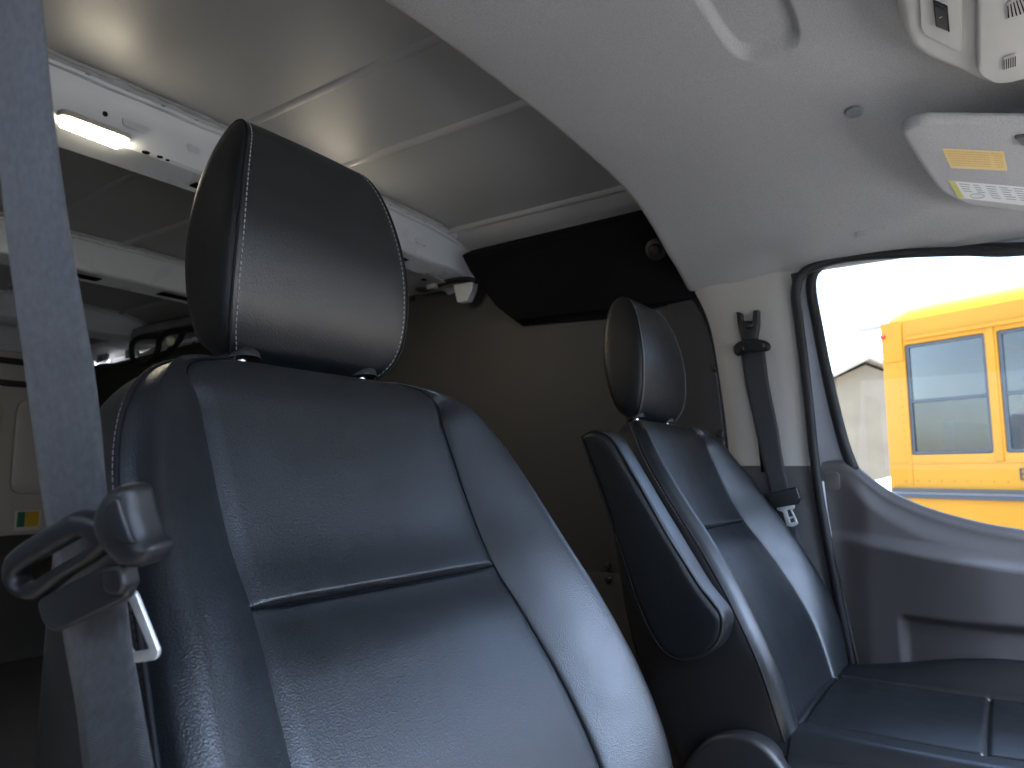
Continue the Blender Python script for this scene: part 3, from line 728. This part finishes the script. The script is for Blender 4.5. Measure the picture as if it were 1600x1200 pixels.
def make_cushion(x0, parent):
    # top surface as height field: u across, s along from the rear (y=.36) to the front (y=-.26)
    y_b, y_f = .41, -.255; zc = .475
    us_ = np.concatenate([np.linspace(-.275, -.185, 22), np.linspace(-.18, -.160, 9), np.linspace(-.155, .155, 24), np.linspace(.160, .18, 9), np.linspace(.185, .275, 22)])
    ysx = np.concatenate([np.linspace(.41, .335, 10), np.linspace(.330, .305, 11), np.linspace(.295, .075, 20), np.linspace(.07, .04, 13), np.linspace(.03, -.255, 26)])
    def H(u, y):
        au = abs(u); z = zc+.012*ss(.1, -.2, y)
        z += (.052 if u > 0 else .0)*ss(.160, .240, au)*ss(.36, .02, y)+.008*ss(.160, .24, au)                    # side bolster
        z -= .030*ss(.225, .275, au)**2
        if y < .318: z += .004
        z -= .006*math.exp(-((au-.168)/.0035)**2)
        if au < .168: z -= .007*math.exp(-((y-.055)/.0035)**2)+.007*math.exp(-((y-.318)/.0035)**2)
        z += .006*math.cos(u/.168*math.pi/2) if au < .168 else 0
        z -= .035*ss(-.19, -.255, y)**2
        return z
    V = [(x0+u, y, H(u, y)) for y in ysx for u in us_]; nc = len(us_); nr = len(ysx)
    F = grid_faces(nr, nc)
    # skirt
    b = len(V); loop = [j for j in range(nc)]+[i*nc+nc-1 for i in range(1, nr)]+[(nr-1)*nc+j for j in range(nc-2, -1, -1)]+[i*nc for i in range(nr-2, 0, -1)]
    for i in loop: x, y, z = V[i]; V.append((x+(.006 if x > x0 else -.006), y, z-.03))
    for i in loop: x, y, z = V[i]; V.append((x, y, .36))
    L = len(loop)
    for k in range(L):
        k2 = (k+1) % L; F.append((loop[k], loop[k2], b+k2, b+k)); F.append((b+k, b+k2, b+L+k2, b+L+k))
    mesh('cushion', V, F, M['leather'], parent)
    box('seat_base', (x0-.22, -.22, 0), (x0+.22, .34, .36), M['trim_dark'], parent, .02)
    # recliner cover on the inboard side
    q = np.array([x0-.275, .44, .40]) if x0 > 1 else np.array([x0+.285, .44, .40])
XN, XF = .530, 1.505
near = make_seat(XN, 'black leather passenger seat filling the foreground, nearest the camera', False)
far = make_seat(XF, 'black leather driver seat with raised armrest, beside the far door', True)
# far seat: armrest folded up along the inboard side
xa = 1.138
al = [(908, 690), (912, 676), (925, 671), (942, 675), (958, 690), (985, 735), (1020, 795), (1060, 862), (1092, 915), (1115, 945), (1128, 965), (1128, 990), (1116, 1014), (1092, 1030), (1062, 1036), (1036, 1022), (1014, 990), (990, 935), (965, 860), (938, 775)]
ap = [tuple(pX(x, y, xa)[1:]) for x, y in al]
ap = [tuple(p) for p in crom(ap, 4, True)]
plate('armrest', [ap], .066, frame((xa+.033, 0, 0), (0, 1, 0), (0, 0, 1)), M['leather'], far, .014, 5)
rim = [np.array([xa+.004, y, z]) for y, z in ap]
cy = sum(p[1] for p in rim)/len(rim); cz_ = sum(p[2] for p in rim)/len(rim)
rim2 = []
for p in rim: d = np.array([0, p[1]-cy, p[2]-cz_]); L = np.linalg.norm(d); rim2.append(p-d/L*.004)
v_, f_ = tube_geo(rim2, .002, 8, 1, True); mesh('armrest_piping', v_, f_, M['piping'], far)
# recliner cover
rc = [(1062, 1215), (1075, 1185), (1098, 1160), (1130, 1148), (1165, 1150), (1195, 1168), (1222, 1200), (1235, 1230), (1150, 1260), (1075, 1250)]
rp = [tuple(pX(x, y, 1.20)[1:]) for x, y in rc]; rp = [tuple(p) for p in crom(rp, 5, True)]
plate('recliner_cover', [rp], .05, frame((1.225, 0, 0), (0, 1, 0), (0, 0, 1)), M['plastic'], far, .010, 4)

# ------------------------------------------------------------------ near seat belt
def ribbon(name, Lp, Rp, m, parent, th=.0013, nu=6, n=8, wave=0):
    Ls = crom(Lp, n); Rs = crom(Rp, n); V = []; K = len(Ls)
    nrm = []
    for i in range(K):
        a = Ls[min(i+1, K-1)]-Ls[max(i-1, 0)]; b = Rs[i]-Ls[i]; c = np.cross(a, b); nrm.append(c/np.linalg.norm(c))
    for side in (1, -1):
        for i in range(K):
            for k in range(nu+1):
                t = k/nu; e = 1-abs(2*t-1)**6; V.append(Ls[i]*(1-t)+Rs[i]*t+nrm[i]*(side*th*(.35+.65*e)/2+wave*math.sin(i*.6)*t))
    F = grid_faces(K, nu+1)+grid_faces(K, nu+1, off=K*(nu+1)); o = K*(nu+1); m1 = nu+1
    for i in range(K-1):
        F.append((i*m1, (i+1)*m1, o+(i+1)*m1, o+i*m1)); F.append((i*m1+nu, (i+1)*m1+nu, o+(i+1)*m1+nu, o+i*m1+nu))
    return mesh(name, V, F, m, parent)
nb = thing('seat_belt', 'grey seat belt strap with black latch hanging at the left edge', 'seat belt', (.2, .5, .1), 'seat belts')
DL, DR = .452, .420
Ll = [(-48, -160), (-28, 0), (-8, 180), (12, 380), (42, 600), (66, 780), (88, 900), (100, 1000), (118, 1100), (130, 1200), (150, 1360)]
Rl = [(45, -160), (66, 0), (84, 180), (112, 380), (150, 600), (168, 780), (192, 900), (205, 1000), (222, 1100), (240, 1200), (268, 1360)]
ribbon('strap', [pD(x, y, DL-.10*ss(900, 1400, y)) for x, y in Ll], [pD(x, y, DR-.09*ss(900, 1400, y)) for x, y in Rl], M['belt'], nb)
# latch in a plane facing the door opening
o = pD(128, 868, .410); e1 = (pD(228, 812, .400)-pD(40, 905, .422)); e1 /= np.linalg.norm(e1); e2 = cU-e1*e1.dot(cU)
MF = frame(o, e1, e2); K = .468/FPX
def loc(px, py, z=0):                       # photograph offsets to plate coordinates
    ez = np.array(MF.col[2][:3]); d = onp(px, py, o+ez*z, ez)-o; return (d.dot(np.array(MF.col[0][:3])), d.dot(np.array(MF.col[1][:3])))
loop_o = [tuple(p) for p in crom([loc(x, y) for x, y in ((16, 884), (24, 862), (60, 835), (100, 812), (130, 798), (172, 812), (176, 850), (150, 876), (110, 900), (82, 922), (60, 934), (34, 928), (18, 908))], 5, True)]
loop_i = [tuple(p) for p in crom([loc(x, y) for x, y in ((36, 898), (50, 884), (90, 860), (132, 838), (146, 846), (136, 860), (98, 882), (62, 904), (44, 910))], 5, True)]
plate('latch_loop', [loop_o, loop_i[::-1]], .016, MF, M['plastic_sat'], nb, .0055, 4)
knob = [tuple(p) for p in crom([loc(x, y, .014) for x, y in ((152, 790), (166, 770), (188, 758), (204, 766), (212, 800), (226, 838), (240, 856), (234, 878), (212, 888), (188, 884), (166, 866), (150, 838), (146, 812))], 6, True)]
MK = MF @ Matrix.Translation((0, 0, .006))
plate('latch_grip', [knob], .026, MK, M['plastic_sat'], nb, .009, 5)
ki = [tuple(np.array(p)*1.0) for p in crom([loc(x, y, .014) for x, y in ((178, 788), (196, 776), (204, 800), (216, 832), (222, 844), (204, 846), (184, 830), (174, 808))], 6, True)]
plate('grip_pad', [ki], .004, MK @ Matrix.Translation((0, 0, .0128)), M['plastic_sat'], nb, .0016, 3)
low = [loc(x, y) for x, y in ((66, 936), (110, 912), (170, 882), (206, 880), (212, 930), (186, 944), (96, 986), (78, 974))]
plate('latch_body', [rnd(low, .006)], .009, MF @ Matrix.Translation((0, 0, .001)), M['plastic'], nb, .003, 3)
cap = [loc(x, y) for x, y in ((174, 882), (205, 876), (213, 912), (204, 926), (180, 922))]
plate('latch_shoulder', [rnd(cap, .004)], .014, MF @ Matrix.Translation((0, 0, .002)), M['plastic_sat'], nb, .003, 3)
t_o = [loc(x, y, -.020) for x, y in ((176, 925), (213, 922), (251, 1018), (246, 1030), (205, 1036), (186, 992))]
t_i = [loc(x, y, -.020) for x, y in ((186, 940), (203, 937), (236, 1014), (208, 1019), (196, 990))]
plate('latch_tongue', [rnd(t_o, .003), rnd(t_i, .002)[::-1]], .003, MF @ Matrix.Translation((0, 0, -.020)), M['tongue'], nb, .0008, 2)

# far seat belt -----------------------------------------------------------
fb = thing('seat_belt', 'dark seat belt hanging down the light pillar trim behind the far seat', 'seat belt', (1.8, .5, .9), 'seat belts')
XB = 1.808
Ll = [(1157, 548), (1165, 600), (1178, 660), (1191, 720), (1204, 775), (1222, 860), (1240, 960)]
Rl = [(1195, 546), (1202, 600), (1214, 660), (1224, 720), (1235, 772), (1252, 860), (1270, 960)]
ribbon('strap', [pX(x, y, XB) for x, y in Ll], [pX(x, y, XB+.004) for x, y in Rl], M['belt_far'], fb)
def px_plate(name, pts, th, x, m, parent, bev=.002, r=None, n=3, xo=0):
    q = [tuple(pX(a, b, x)[1:]) for a, b in pts]; q = rnd(q, r) if r else [tuple(p) for p in crom(q, n, True)]
    return plate(name, [q], th, frame((x+xo, 0, 0), (0, 1, 0), (0, 0, 1)), m, parent, bev)
px_plate('anchor_bracket', ((1152, 488), (1160, 489), (1162, 502), (1177, 502), (1178, 486), (1187, 485), (1187, 508), (1183, 532), (1160, 533), (1155, 510)), .022, 1.815, M['plastic'], fb, .003, .003)
disc('anchor_bolt', pX(1170, 508, 1.803), (-1, 0, 0), .010, .006, M['plastic_sat'], fb, 18)
px_plate('strap_guide', ((1147, 543), (1158, 533), (1182, 530), (1199, 534), (1204, 542), (1197, 549), (1170, 550), (1152, 556)), .018, 1.803, M['plastic_sat'], fb, .005, None)
disc('guide_rivet', pX(1159, 545, 1.793), (-1, 0, 0), .006, .004, M['plastic'], fb, 12); disc('guide_rivet', pX(1191, 540, 1.793), (-1, 0, 0), .006, .004, M['plastic'], fb, 12)
px_plate('latch_body', ((1195, 772), (1246, 760), (1252, 778), (1246, 788), (1203, 795), (1198, 786)), .022, 1.800, M['plastic_sat'], fb, .004, .004)
tq = [tuple(pX(a, b, 1.800)[1:]) for a, b in ((1213, 790), (1241, 786), (1243, 793), (1238, 797), (1248, 818), (1240, 823), (1230, 822), (1224, 800), (1215, 797))]
ti = [tuple(pX(a, b, 1.800)[1:]) for a, b in ((1230, 797), (1235, 796), (1240, 806), (1233, 808))]; ti2 = [tuple(pX(a, b, 1.800)[1:]) for a, b in ((1234, 811), (1241, 809), (1243, 815), (1236, 817))]
plate('latch_tongue', [rnd(tq, .003), rnd(ti, .001)[::-1], rnd(ti2, .001)[::-1]], .003, frame((1.797, 0, 0), (0, 1, 0), (0, 0, 1)), M['tongue'], fb, .0006)

# ------------------------------------------------------------------ overhead console
oc = thing('overhead_console', 'light grey overhead console with a black switch on the ceiling', 'console', (1.1, -.1, 1.55))
def zframe(z): return frame((0, 0, z), (1, 0, 0), (0, 1, 0))
ZC = 1.515
co = [tuple(pZ(x, y, ZC)[:2]) for x, y in ((1396, -10), (1408, 40), (1420, 68), (1445, 88), (1500, 112), (1548, 130), (1600, 122))]
co = co+[(1.30, -.20), (1.25, -.34), (1.0, -.38), (.72, -.34), (.72, .05), (.78, .085), (.9, .09)]
co = [tuple(p) for p in crom(co, 3, True)]
plate('console_body', [co], .070, zframe(ZC+.030), M['trim_light'], oc, .016, 5)
rp_ = [(1433, -60), (1438, 40), (1444, 52), (1500, 80), (1503, 74), (1503, -60)]
rp_ = [tuple(pZ(x, y, ZC-.006)[:2]) for x, y in rp_]
plate('switch_panel', [rnd(rp_, .008)], .006, zframe(ZC-.006), M['trim_light'], oc, .0018)
sp_ = [tuple(pZ(x, y, ZC-.012)[:2]) for x, y in ((1458, 2), (1481, 12), (1484, 48), (1462, 40))]
sw = plate('switch', [rnd(sp_, .003)], .010, zframe(ZC-.010), mat('black_switch', (.008, .008, .009), .55, spec=.2), oc, .002)
q = pZ(1470, 27, ZC-.0155)
vv = []; ff = []
for dx, dy, lx, ly in ((0, 0, .0016, .0004), (0, .0, .0004, .0022), (.001, .001, .0012, .0003)):
    o_ = len(vv); x, y = q[0]+dx, q[1]+dy; vv += [(x-lx, y-ly, q[2]), (x+lx, y-ly, q[2]), (x+lx, y+ly, q[2]), (x-lx, y+ly, q[2])]; ff.append((o_, o_+1, o_+2, o_+3))
mesh('switch_symbol', vv, ff, M['thread'], sw, smooth=False)
lu = [tuple(pZ(x, y, ZC-.012)[:2]) for x, y in ((1525, -60), (1526, 105), (1532, 114), (1552, 124), (1575, 123), (1600, 116), (1640, 108), (1640, -60))]
plate('lamp_cover', [rnd(lu, .008)], .022, zframe(ZC-.010), M['trim_light'], oc, .006, 4)
def vent(pts, nslat):
    P4 = [pZ(x, y, ZC-.0225) for x, y in pts]
    v = plate('vent', [rnd([tuple(p[:2]) for p in P4], .003)], .003, zframe(ZC-.0222), M['trim_light'], oc, .001)
    a, b, c, d = P4
    for k in range(nslat):
        t0 = (k+.3)/nslat; t1 = (k+.72)/nslat
        lo0 = a+(b-a)*t0; lo1 = a+(b-a)*t1; hi0 = d+(c-d)*t0; hi1 = d+(c-d)*t1
        q = [lo0*.88+hi0*.12, lo1*.88+hi1*.12, lo1*.12+hi1*.88, lo0*.12+hi0*.88]
        mesh('vent_slot', [(p[0], p[1], ZC-.0242) for p in q], [(0, 1, 2, 3)], M['hole'], v, smooth=False)  # dark patches paint the shade between the slats
vent(((1572, 5), (1598, -12), (1612, 20), (1573, 30)), 6); vent(((1567, 90), (1588, 83), (1588, 104), (1567, 110)), 6)

# ------------------------------------------------------------------ sun visor
vi = thing('sun_visor', 'light grey sun visor with a yellow and a white label, folded up', 'sun visor', (1.5, 0, 1.47))
VP = np.array([1.34, .10, 1.475]); vn = np.array([.10, .0, 1.0]); vn /= np.linalg.norm(vn)
ex = np.cross((0, 1, 0), vn); MV = frame(VP, ex, (0, 1, 0))
def vl(px, py, off=0):
    d = onp(px, py, VP-vn*off, vn)-VP; return (d.dot(np.array(MV.col[0][:3])), d.dot(np.array(MV.col[1][:3])))
vo = [vl(1405, 205, .01), vl(1440, 260, .01), vl(1468, 300, .01), vl(1510, 320, .01), vl(1600, 331, .01)]
vo = [vo[0], vo[1], vo[2], vo[3], vo[4], (vo[4][0]+.01, vo[4][1]-.30), (vo[0][0]-.0, vo[4][1]-.30), vl(1600, 192, .01), vl(1440, 190, .01)]
plate('visor_body', [rnd(vo, [.02, .02, .03, .02, .0, .02, .02, .0, .02], 5)], .024, MV, M['headliner'], vi, .010, 4)
def vlabel(name, pts, m):
    return plate(name, [rnd([vl(x, y, .012) for x, y in pts], .001)], .0012, MV @ Matrix.Translation((0, 0, -.0124)), m, vi, .0002)
def vprint(px_lines, m, parent, name='print'):
    vv, ff = [], []
    for (x0, y0), (x1, y1), wd in px_lines:
        a = np.array(vl(x0, y0, .013)); b = np.array(vl(x1, y1, .013)); d = (b-a)/np.linalg.norm(b-a); n_ = np.array([-d[1], d[0]])*wd
        o_ = len(vv)
        for p in (a-n_, b-n_, b+n_, a+n_): vv.append(tuple((MV @ Vector((p[0], p[1], -.0133)))))
        ff.append((o_, o_+1, o_+2, o_+3))
    return stuff(mesh(name, vv, ff, m, parent, smooth=False))
ly = vlabel('yellow_label', ((1472, 232), (1568, 237), (1574, 266), (1486, 262)), M['label_y'])
lines = []
for k in range(7):
    t = .12+.12*k; xa_, ya_ = 1472+14*t, 232+30*t; xb_, yb_ = 1568+6*t, 237+29*t; cur = .04
    while cur < .95:
        L = random.uniform(.02, .07); e = min(cur+L, .96)
        if not (.72 < cur < .78): lines.append(((xa_+(xb_-xa_)*cur, ya_+(yb_-ya_)*cur), (xa_+(xb_-xa_)*e, ya_+(yb_-ya_)*e), .0011))
        cur = e+.012
vprint(lines, mat('amber_ink', (.60, .38, .09), .6), ly)
lw = vlabel('white_label', ((1481, 282), (1640, 296), (1646, 326), (1497, 308)), M['label_w'])
vv = [vl(x, y, .0132) for x, y in ((1482, 283), (1492, 284), (1507, 309), (1497, 308))]
mesh('warning_strip', [tuple(MV @ Vector((p[0], p[1], -.0134))) for p in vv], [(0, 1, 2, 3)], M['lime'], lw, smooth=False)
lines = []
for x0, x1 in ((1497, 1514), (1519, 1532), (1538, 1556), (1560, 1578), (1582, 1598), (1602, 1618)):
    for k in range(6):
        if x0 < 1520 and k > 3: continue
        t = .10+.15*k; lines.append(((x0+14*t, 284+24*t+(x0-1490)*.085), (x0+14*t+(x1-x0)*random.uniform(.7, 1), 284+24*t+(x1-1490)*.085), .0013))
vprint(lines, M['ink_g'], lw)
el = [MV @ Vector((*vl(1527+11*math.cos(a), 306+3.5*math.sin(a), .013), -.0134)) for a in np.linspace(0, 2*math.pi, 20, endpoint=False)]
v_, f_ = tube_geo([np.array(p) for p in el], .0006, 5, 1, True); mesh('oval_mark', v_, f_, M['ink_g'], lw)
plate('visor_clip', [rnd([vl(1584, 212, .013), vl(1625, 206, .013), vl(1625, 232, .013), vl(1594, 224, .013)], .006)], .008, MV @ Matrix.Translation((0, 0, -.014)), M['trim_dark'], vi, .003)

# ------------------------------------------------------------------ school bus outside
BA = R(65); bd = np.array([math.cos(BA), math.sin(BA), 0]); bn = np.array([math.sin(BA), -math.cos(BA), 0])
BO = np.array([5.5, .2357, 0]); k_ = 5.5/7
def bz_(z): return .9+(z-.9)*k_
bus = thing('school_bus', 'yellow school bus parked outside the far window', 'bus', (float(BO[0]), float(BO[1]), -.62))
# local frame: s along the side (to the rear = +), n outward (toward van = -bn?), z up
outn = -bn if np.dot(bn, (CAM-BO)) < 0 else bn
def bp(s, d, z): return BO+bd*s+outn*d+np.array([0, 0, z])
s_end = .60*k_
L0 = -9.0
sidepoly = [(s_end, bz_(.2)), (s_end, bz_(2.26)), (L0, bz_(2.26)), (L0, bz_(.2))]
win = []
pitch = (.345+.39)*.5*0+ .75*k_
for i in range(0, 11):
    a = .395*k_-i*.755*k_; b = a-.665*k_; win.append((a, b))
zb, zt = bz_(1.063), bz_(2.039)
holes = [rnd([(a, zb), (b, zb), (b, zt), (a, zt)], .02) for a, b in win]
MB_ = frame(bp(0, 0, 0), bd, (0, 0, 1))
plate('side_panel', [sidepoly]+[h for h in holes], .05, MB_ @ Matrix.Translation((0, 0, 0)), M['bus'], bus, .004)
# rounded roof: sweep
prof = [(.024, bz_(2.25)), (-.008, bz_(2.33)), (-.10, bz_(2.40)), (-.32, bz_(2.455)), (-.7, bz_(2.50)), (-1.2, bz_(2.52)), (-1.7, bz_(2.50)), (-2.1, bz_(2.44)), (-2.3, bz_(2.36)), (-2.35, bz_(2.25))]
prof = crom(prof, 4)
V = []; K = 0
secs = [(L0, 1), (-6, 1), (-3, 1), (-1, 1), (s_end-.33, 1), (s_end-.15, .99), (s_end-.05, .94), (s_end, .82)]
zb0 = bz_(2.25)
for s, sc2 in secs:
    for d, z in prof: V.append(bp(s, -1.175+(d+1.175)*(sc2 if sc2 > .9 else .93), zb0+(z-zb0)*sc2))
n = len(prof); F_ = grid_faces(len(secs), n); F_.append(tuple(range((len(secs)-1)*n, len(secs)*n)))
mesh('roof', V, F_, M['bus'], bus)
V = [bp(s_end-.01, 0, bz_(2.26)), bp(s_end-.01, -2.35, bz_(2.26)), bp(s_end-.01, -2.35, -.2), bp(s_end-.01, 0, -.2)]
mesh('rear_wall', V, [(0, 1, 2, 3)], M['bus'], bus, smooth=False)
V = [bp(L0, -2.35, z) for z in (-.2, bz_(1.06))]+[bp(s_end, -2.35, z) for z in (bz_(1.06), -.2)]
mesh('far_side_panel', V, [(0, 1, 2, 3)], M['bus'], bus, smooth=False)
for i in range(11):
    a, b = win[i]; V = [bp(b-.03, -2.35, zb), bp(b-.10, -2.35, zb), bp(b-.10, -2.35, bz_(2.26)), bp(b-.03, -2.35, bz_(2.26))]
    mesh('far_side_post', V, [(0, 1, 2, 3)], M['bus_in'], bus, smooth=False)
mesh('far_side_glass', [bp(L0, -2.34, zb), bp(s_end, -2.34, zb), bp(s_end, -2.34, bz_(2.26)), bp(L0, -2.34, bz_(2.26))], [(0, 1, 2, 3)], M['bus_glass'], bus, smooth=False)
V = [bp(L0, -.1, bz_(.7)), bp(L0, -2.3, bz_(.7)), bp(s_end-.05, -2.3, bz_(.7)), bp(s_end-.05, -.1, bz_(.7))]
mesh('bus_floor', V, [(0, 1, 2, 3)], M['bus_in'], bus, smooth=False)
for i, (a, b) in enumerate(win[:5]):
    fo = rnd([(a-.002, zb+.002), (b+.002, zb+.002), (b+.002, zt-.002), (a-.002, zt-.002)], .02); fi = rnd([(a-.022, zb+.022), (b+.022, zb+.022), (b+.022, zt-.022), (a-.022, zt-.022)], .012)
    wf = plate('window', [fo, fi], .03, MB_ @ Matrix.Translation((0, 0, -.0)), M['bus_frame'], bus, .003)
    zm = bz_(1.532)
    plate('sash_bar', [[(a-.02, zm-.012), (b+.02, zm-.012), (b+.02, zm+.012), (a-.02, zm+.012)]], .02, MB_, M['bus_frame'], wf, .003)
    for z0_, z1_ in ((zb+.022, zm-.012), (zm+.012, zt-.022)):
        mesh('pane', [tuple(MB_ @ Vector((x, z, 0))) for x, z in ((a-.022, z0_), (b+.022, z0_), (b+.022, z1_), (a-.022, z1_))], [(0, 1, 2, 3)], M['bus_glass'], wf, smooth=False)
    # seat back tops seen through the glass
    mesh('bus_seat', [bp(a-.1-dx, -.2-dd, z) for dx in (0, .08) for dd, z in ((0, bz_(.7)), (.9, bz_(.7)), (.9, bz_(1.35)), (0, bz_(1.35)))], [(0, 1, 2, 3), (4, 7, 6, 5), (0, 4, 5, 1), (1, 5, 6, 2), (2, 6, 7, 3), (3, 7, 4, 0)], M['bus_in'], bus, smooth=False)
for i, (a, b) in enumerate(win[:6]):           # raised post covers between the windows, with rows of rivets
    a2 = win[i+1][0] if i+1 < len(win) else b-.06
    bm = bmesh.new(); bm_box(bm, (a2+.012, bz_(1.0), -.03), (b-.012, bz_(2.10), .0335), .004, 2)
    for v in bm.verts: v.co = MB_ @ Vector((v.co.x, v.co.y, v.co.z*(1 if (MB_.to_3x3() @ Vector((0, 0, 1))).dot(Vector(outn)) > 0 else -1)))
    bmobj('post_cover', bm, M['bus'], bus)
# drip rail, rub rails, corner seam panel, lamp, sensor arm
def bbar(name, s0, s1, z0, z1, d0, d1, m, bev=.004):
    bm = bmesh.new(); bm_box(bm, (s0, z0, d0), (s1, z1, d1), bev, 2); sgn = 1 if (MB_ @ Vector((0, 0, 1))-MB_ @ Vector((0, 0, 0))).dot(Vector(outn)) > 0 else -1
    for v in bm.verts: v.co = MB_ @ Vector((v.co.x, v.co.y, v.co.z*sgn))
    return bmobj(name, bm, m, bus)
bbar('rub_rail', L0, s_end-.02, bz_(.745), bz_(.775), .026, .05, M['bus_rail']); bbar('rub_rail', L0, s_end-.02, bz_(.690), bz_(.722), .026, .05, M['bus_rail'])
bbar('rail_groove', L0, s_end-.02, bz_(.722), bz_(.745), .024, .032, mat('grey_rail', (.22, .22, .23), .4), .001)
bbar('drip_rail', L0, s_end-.19, bz_(2.075), bz_(2.105), .026, .045, M['bus'])
bbar('window_header', L0, s_end-.19, bz_(2.105), bz_(2.25), .0255, .030, M['bus'], .002)
bbar('corner_panel', s_end-.155, s_end-.005, bz_(1.90), bz_(2.265), .0255, .034, M['bus'], .004)
bbar('belt_seam', L0, s_end-.01, bz_(.985), bz_(.995), .0245, .029, M['bus'], .001)
bbar('corner_seam', s_end-.165, s_end-.160, bz_(.80), bz_(1.90), .0245, .028, M['bus'], .001)
bm = bmesh.new()
for z_ in np.arange(bz_(1.0), bz_(1.88), .055): disc_bm(bm, bp(s_end-.12, .0255, z_), outn, .006, .004, 8)
for s_ in np.arange(-3., s_end-.05, .08): disc_bm(bm, bp(s_, .0255, bz_(.84)), outn, .006, .004, 8)
stuff(bmobj('rivets', bm, M['bus'], bus, sharp=None))
for s in (.50,): 
    q = bp(s_end-.02, .03, bz_(2.14)); disc('marker_lamp', q, outn, .018, .02, mat('red_marker', (.5, .02, .01), .3), bus, 14)
ar = bp(s_end+.02, -.02, bz_(2.26))
tube('arm', [ar-bd*.04, ar+bd*.06, ar+bd*.17], .020, mat('grey_arm', (.30, .30, .30), .5), bus, n=8, smooth_n=2)
# letter seen at the right edge of the frame
fc = bpy.data.curves.new('letter', 'FONT'); fc.body = 'E'; fc.size = .105; fc.extrude = .001
fo = bpy.data.objects.new('tmp', fc); C.objects.link(fo); dg = bpy.context.evaluated_depsgraph_get(); me = bpy.data.meshes.new_from_object(fo.evaluated_get(dg)); bpy.data.objects.remove(fo)
q = onp(1592, 750, bp(0, .03, 0), outn); Mx = frame(q, -bd, (0, 0, 1)); me.transform(Mx); me.materials.clear(); me.name = 'letter'
link('letter', me, M['bus_rail'], bus, smooth=False)
# wheels under the bus
for s in (-1.6, -7.2):
    c = bp(s, -.12, -.62+.48); ring = []
    V = []; 
    for rr, dd in ((.18, .06), (.30, .05), (.33, .10), (.47, .11), (.48, .0), (.47, -.12), (.3, -.13)):
        for a in np.linspace(0, 2*math.pi, 28, endpoint=False): V.append(c+bd*math.cos(a)*rr+np.array([0, 0, math.sin(a)*rr])+outn*dd)
    mesh('wheel', V, grid_faces(7, 28, True)+[tuple(range(28))], M['rubber'], bus, sharp=40)

# van added out of view on the near side to block the low sky
nv = thing('blocker_van', 'unseen grey van added close to the near side to block low sky', 'van', (-1.6, .5, -.62))
box('body', (-2.5, -1.6, -.30), (-1.0, 3.6, 2.0), M['paint_dull'], nv, .18, 5)
for yy in (-.9, 2.7): disc('wheel', (-1.01, yy, -.27), (1, 0, 0), .34, .03, M['rubber'], nv, 28)

# low building and a white vehicle left of the bus
sb = thing('shed', 'tan low building with a pitched roof beyond the rear of the bus', 'building', (14, 3.6, -.62))
def pr(px, py, D): return CAM+ray(px, py)/np.linalg.norm(ray(px, py)[:2])*D
a = pr(1308, 590, 24); b = pr(1352, 570, 24); c = pr(1420, 595, 24); zg = -.62
d_ = np.array([.9, .45, 0])*6
fro = [np.array([a[0], a[1], zg]), a, b, c, np.array([c[0], c[1], zg])]
V = [tuple(p) for p in fro]+[tuple(p+d_) for p in fro]
mesh('wall', V, [(0, 1, 2, 3, 4), (9, 8, 7, 6, 5), (0, 5, 6, 1), (3, 8, 9, 4)], M['shed'], sb, smooth=False)
u_ = np.array([0, 0, .12])
rv = [a-np.array([.2, -.4, .15]), b+u_, c+np.array([.2, -.4, -.1])]
V = [tuple(p-d_*.06) for p in rv]+[tuple(p+d_*1.05) for p in rv]+[tuple(p-d_*.06+u_) for p in rv]+[tuple(p+d_*1.05+u_) for p in rv]
mesh('roof', V, [(0, 1, 4, 3), (1, 2, 5, 4), (6, 9, 10, 7), (7, 10, 11, 8), (0, 6, 7, 1), (1, 7, 8, 2), (0, 3, 9, 6), (2, 8, 11, 5)], M['shedroof'], sb, smooth=False)
wv = thing('parked_vehicle', 'white vehicle parked between the shed and the bus, washed out by glare', 'vehicle', (12, 3, -.62))
prof = crom([(0, 0), (0, .75), (.25, 1.05), (.9, 1.25), (1.7, 1.95), (2.4, 2.15), (4.6, 2.15), (4.8, 1.9), (4.85, 0)], 5)
o_ = pr(1318, 740, 14); o_[2] = -.35; ax_ = np.array([.15, -.99, 0]); wx_ = np.array([.99, .15, 0]); V = []
for dd, ins_ in ((0, .06), (.05, 0), (1.75, 0), (1.8, .06)):
    for s, z in prof: V.append(o_+ax_*(s+(ins_ if s < 2 else -ins_))+wx_*dd+np.array([0, 0, max(0, z-ins_)]))
n = len(prof); mesh('body', V, grid_faces(4, n)+[tuple(range(n)), tuple(range(3*n, 4*n))], M['white_car'], wv, sharp=40)
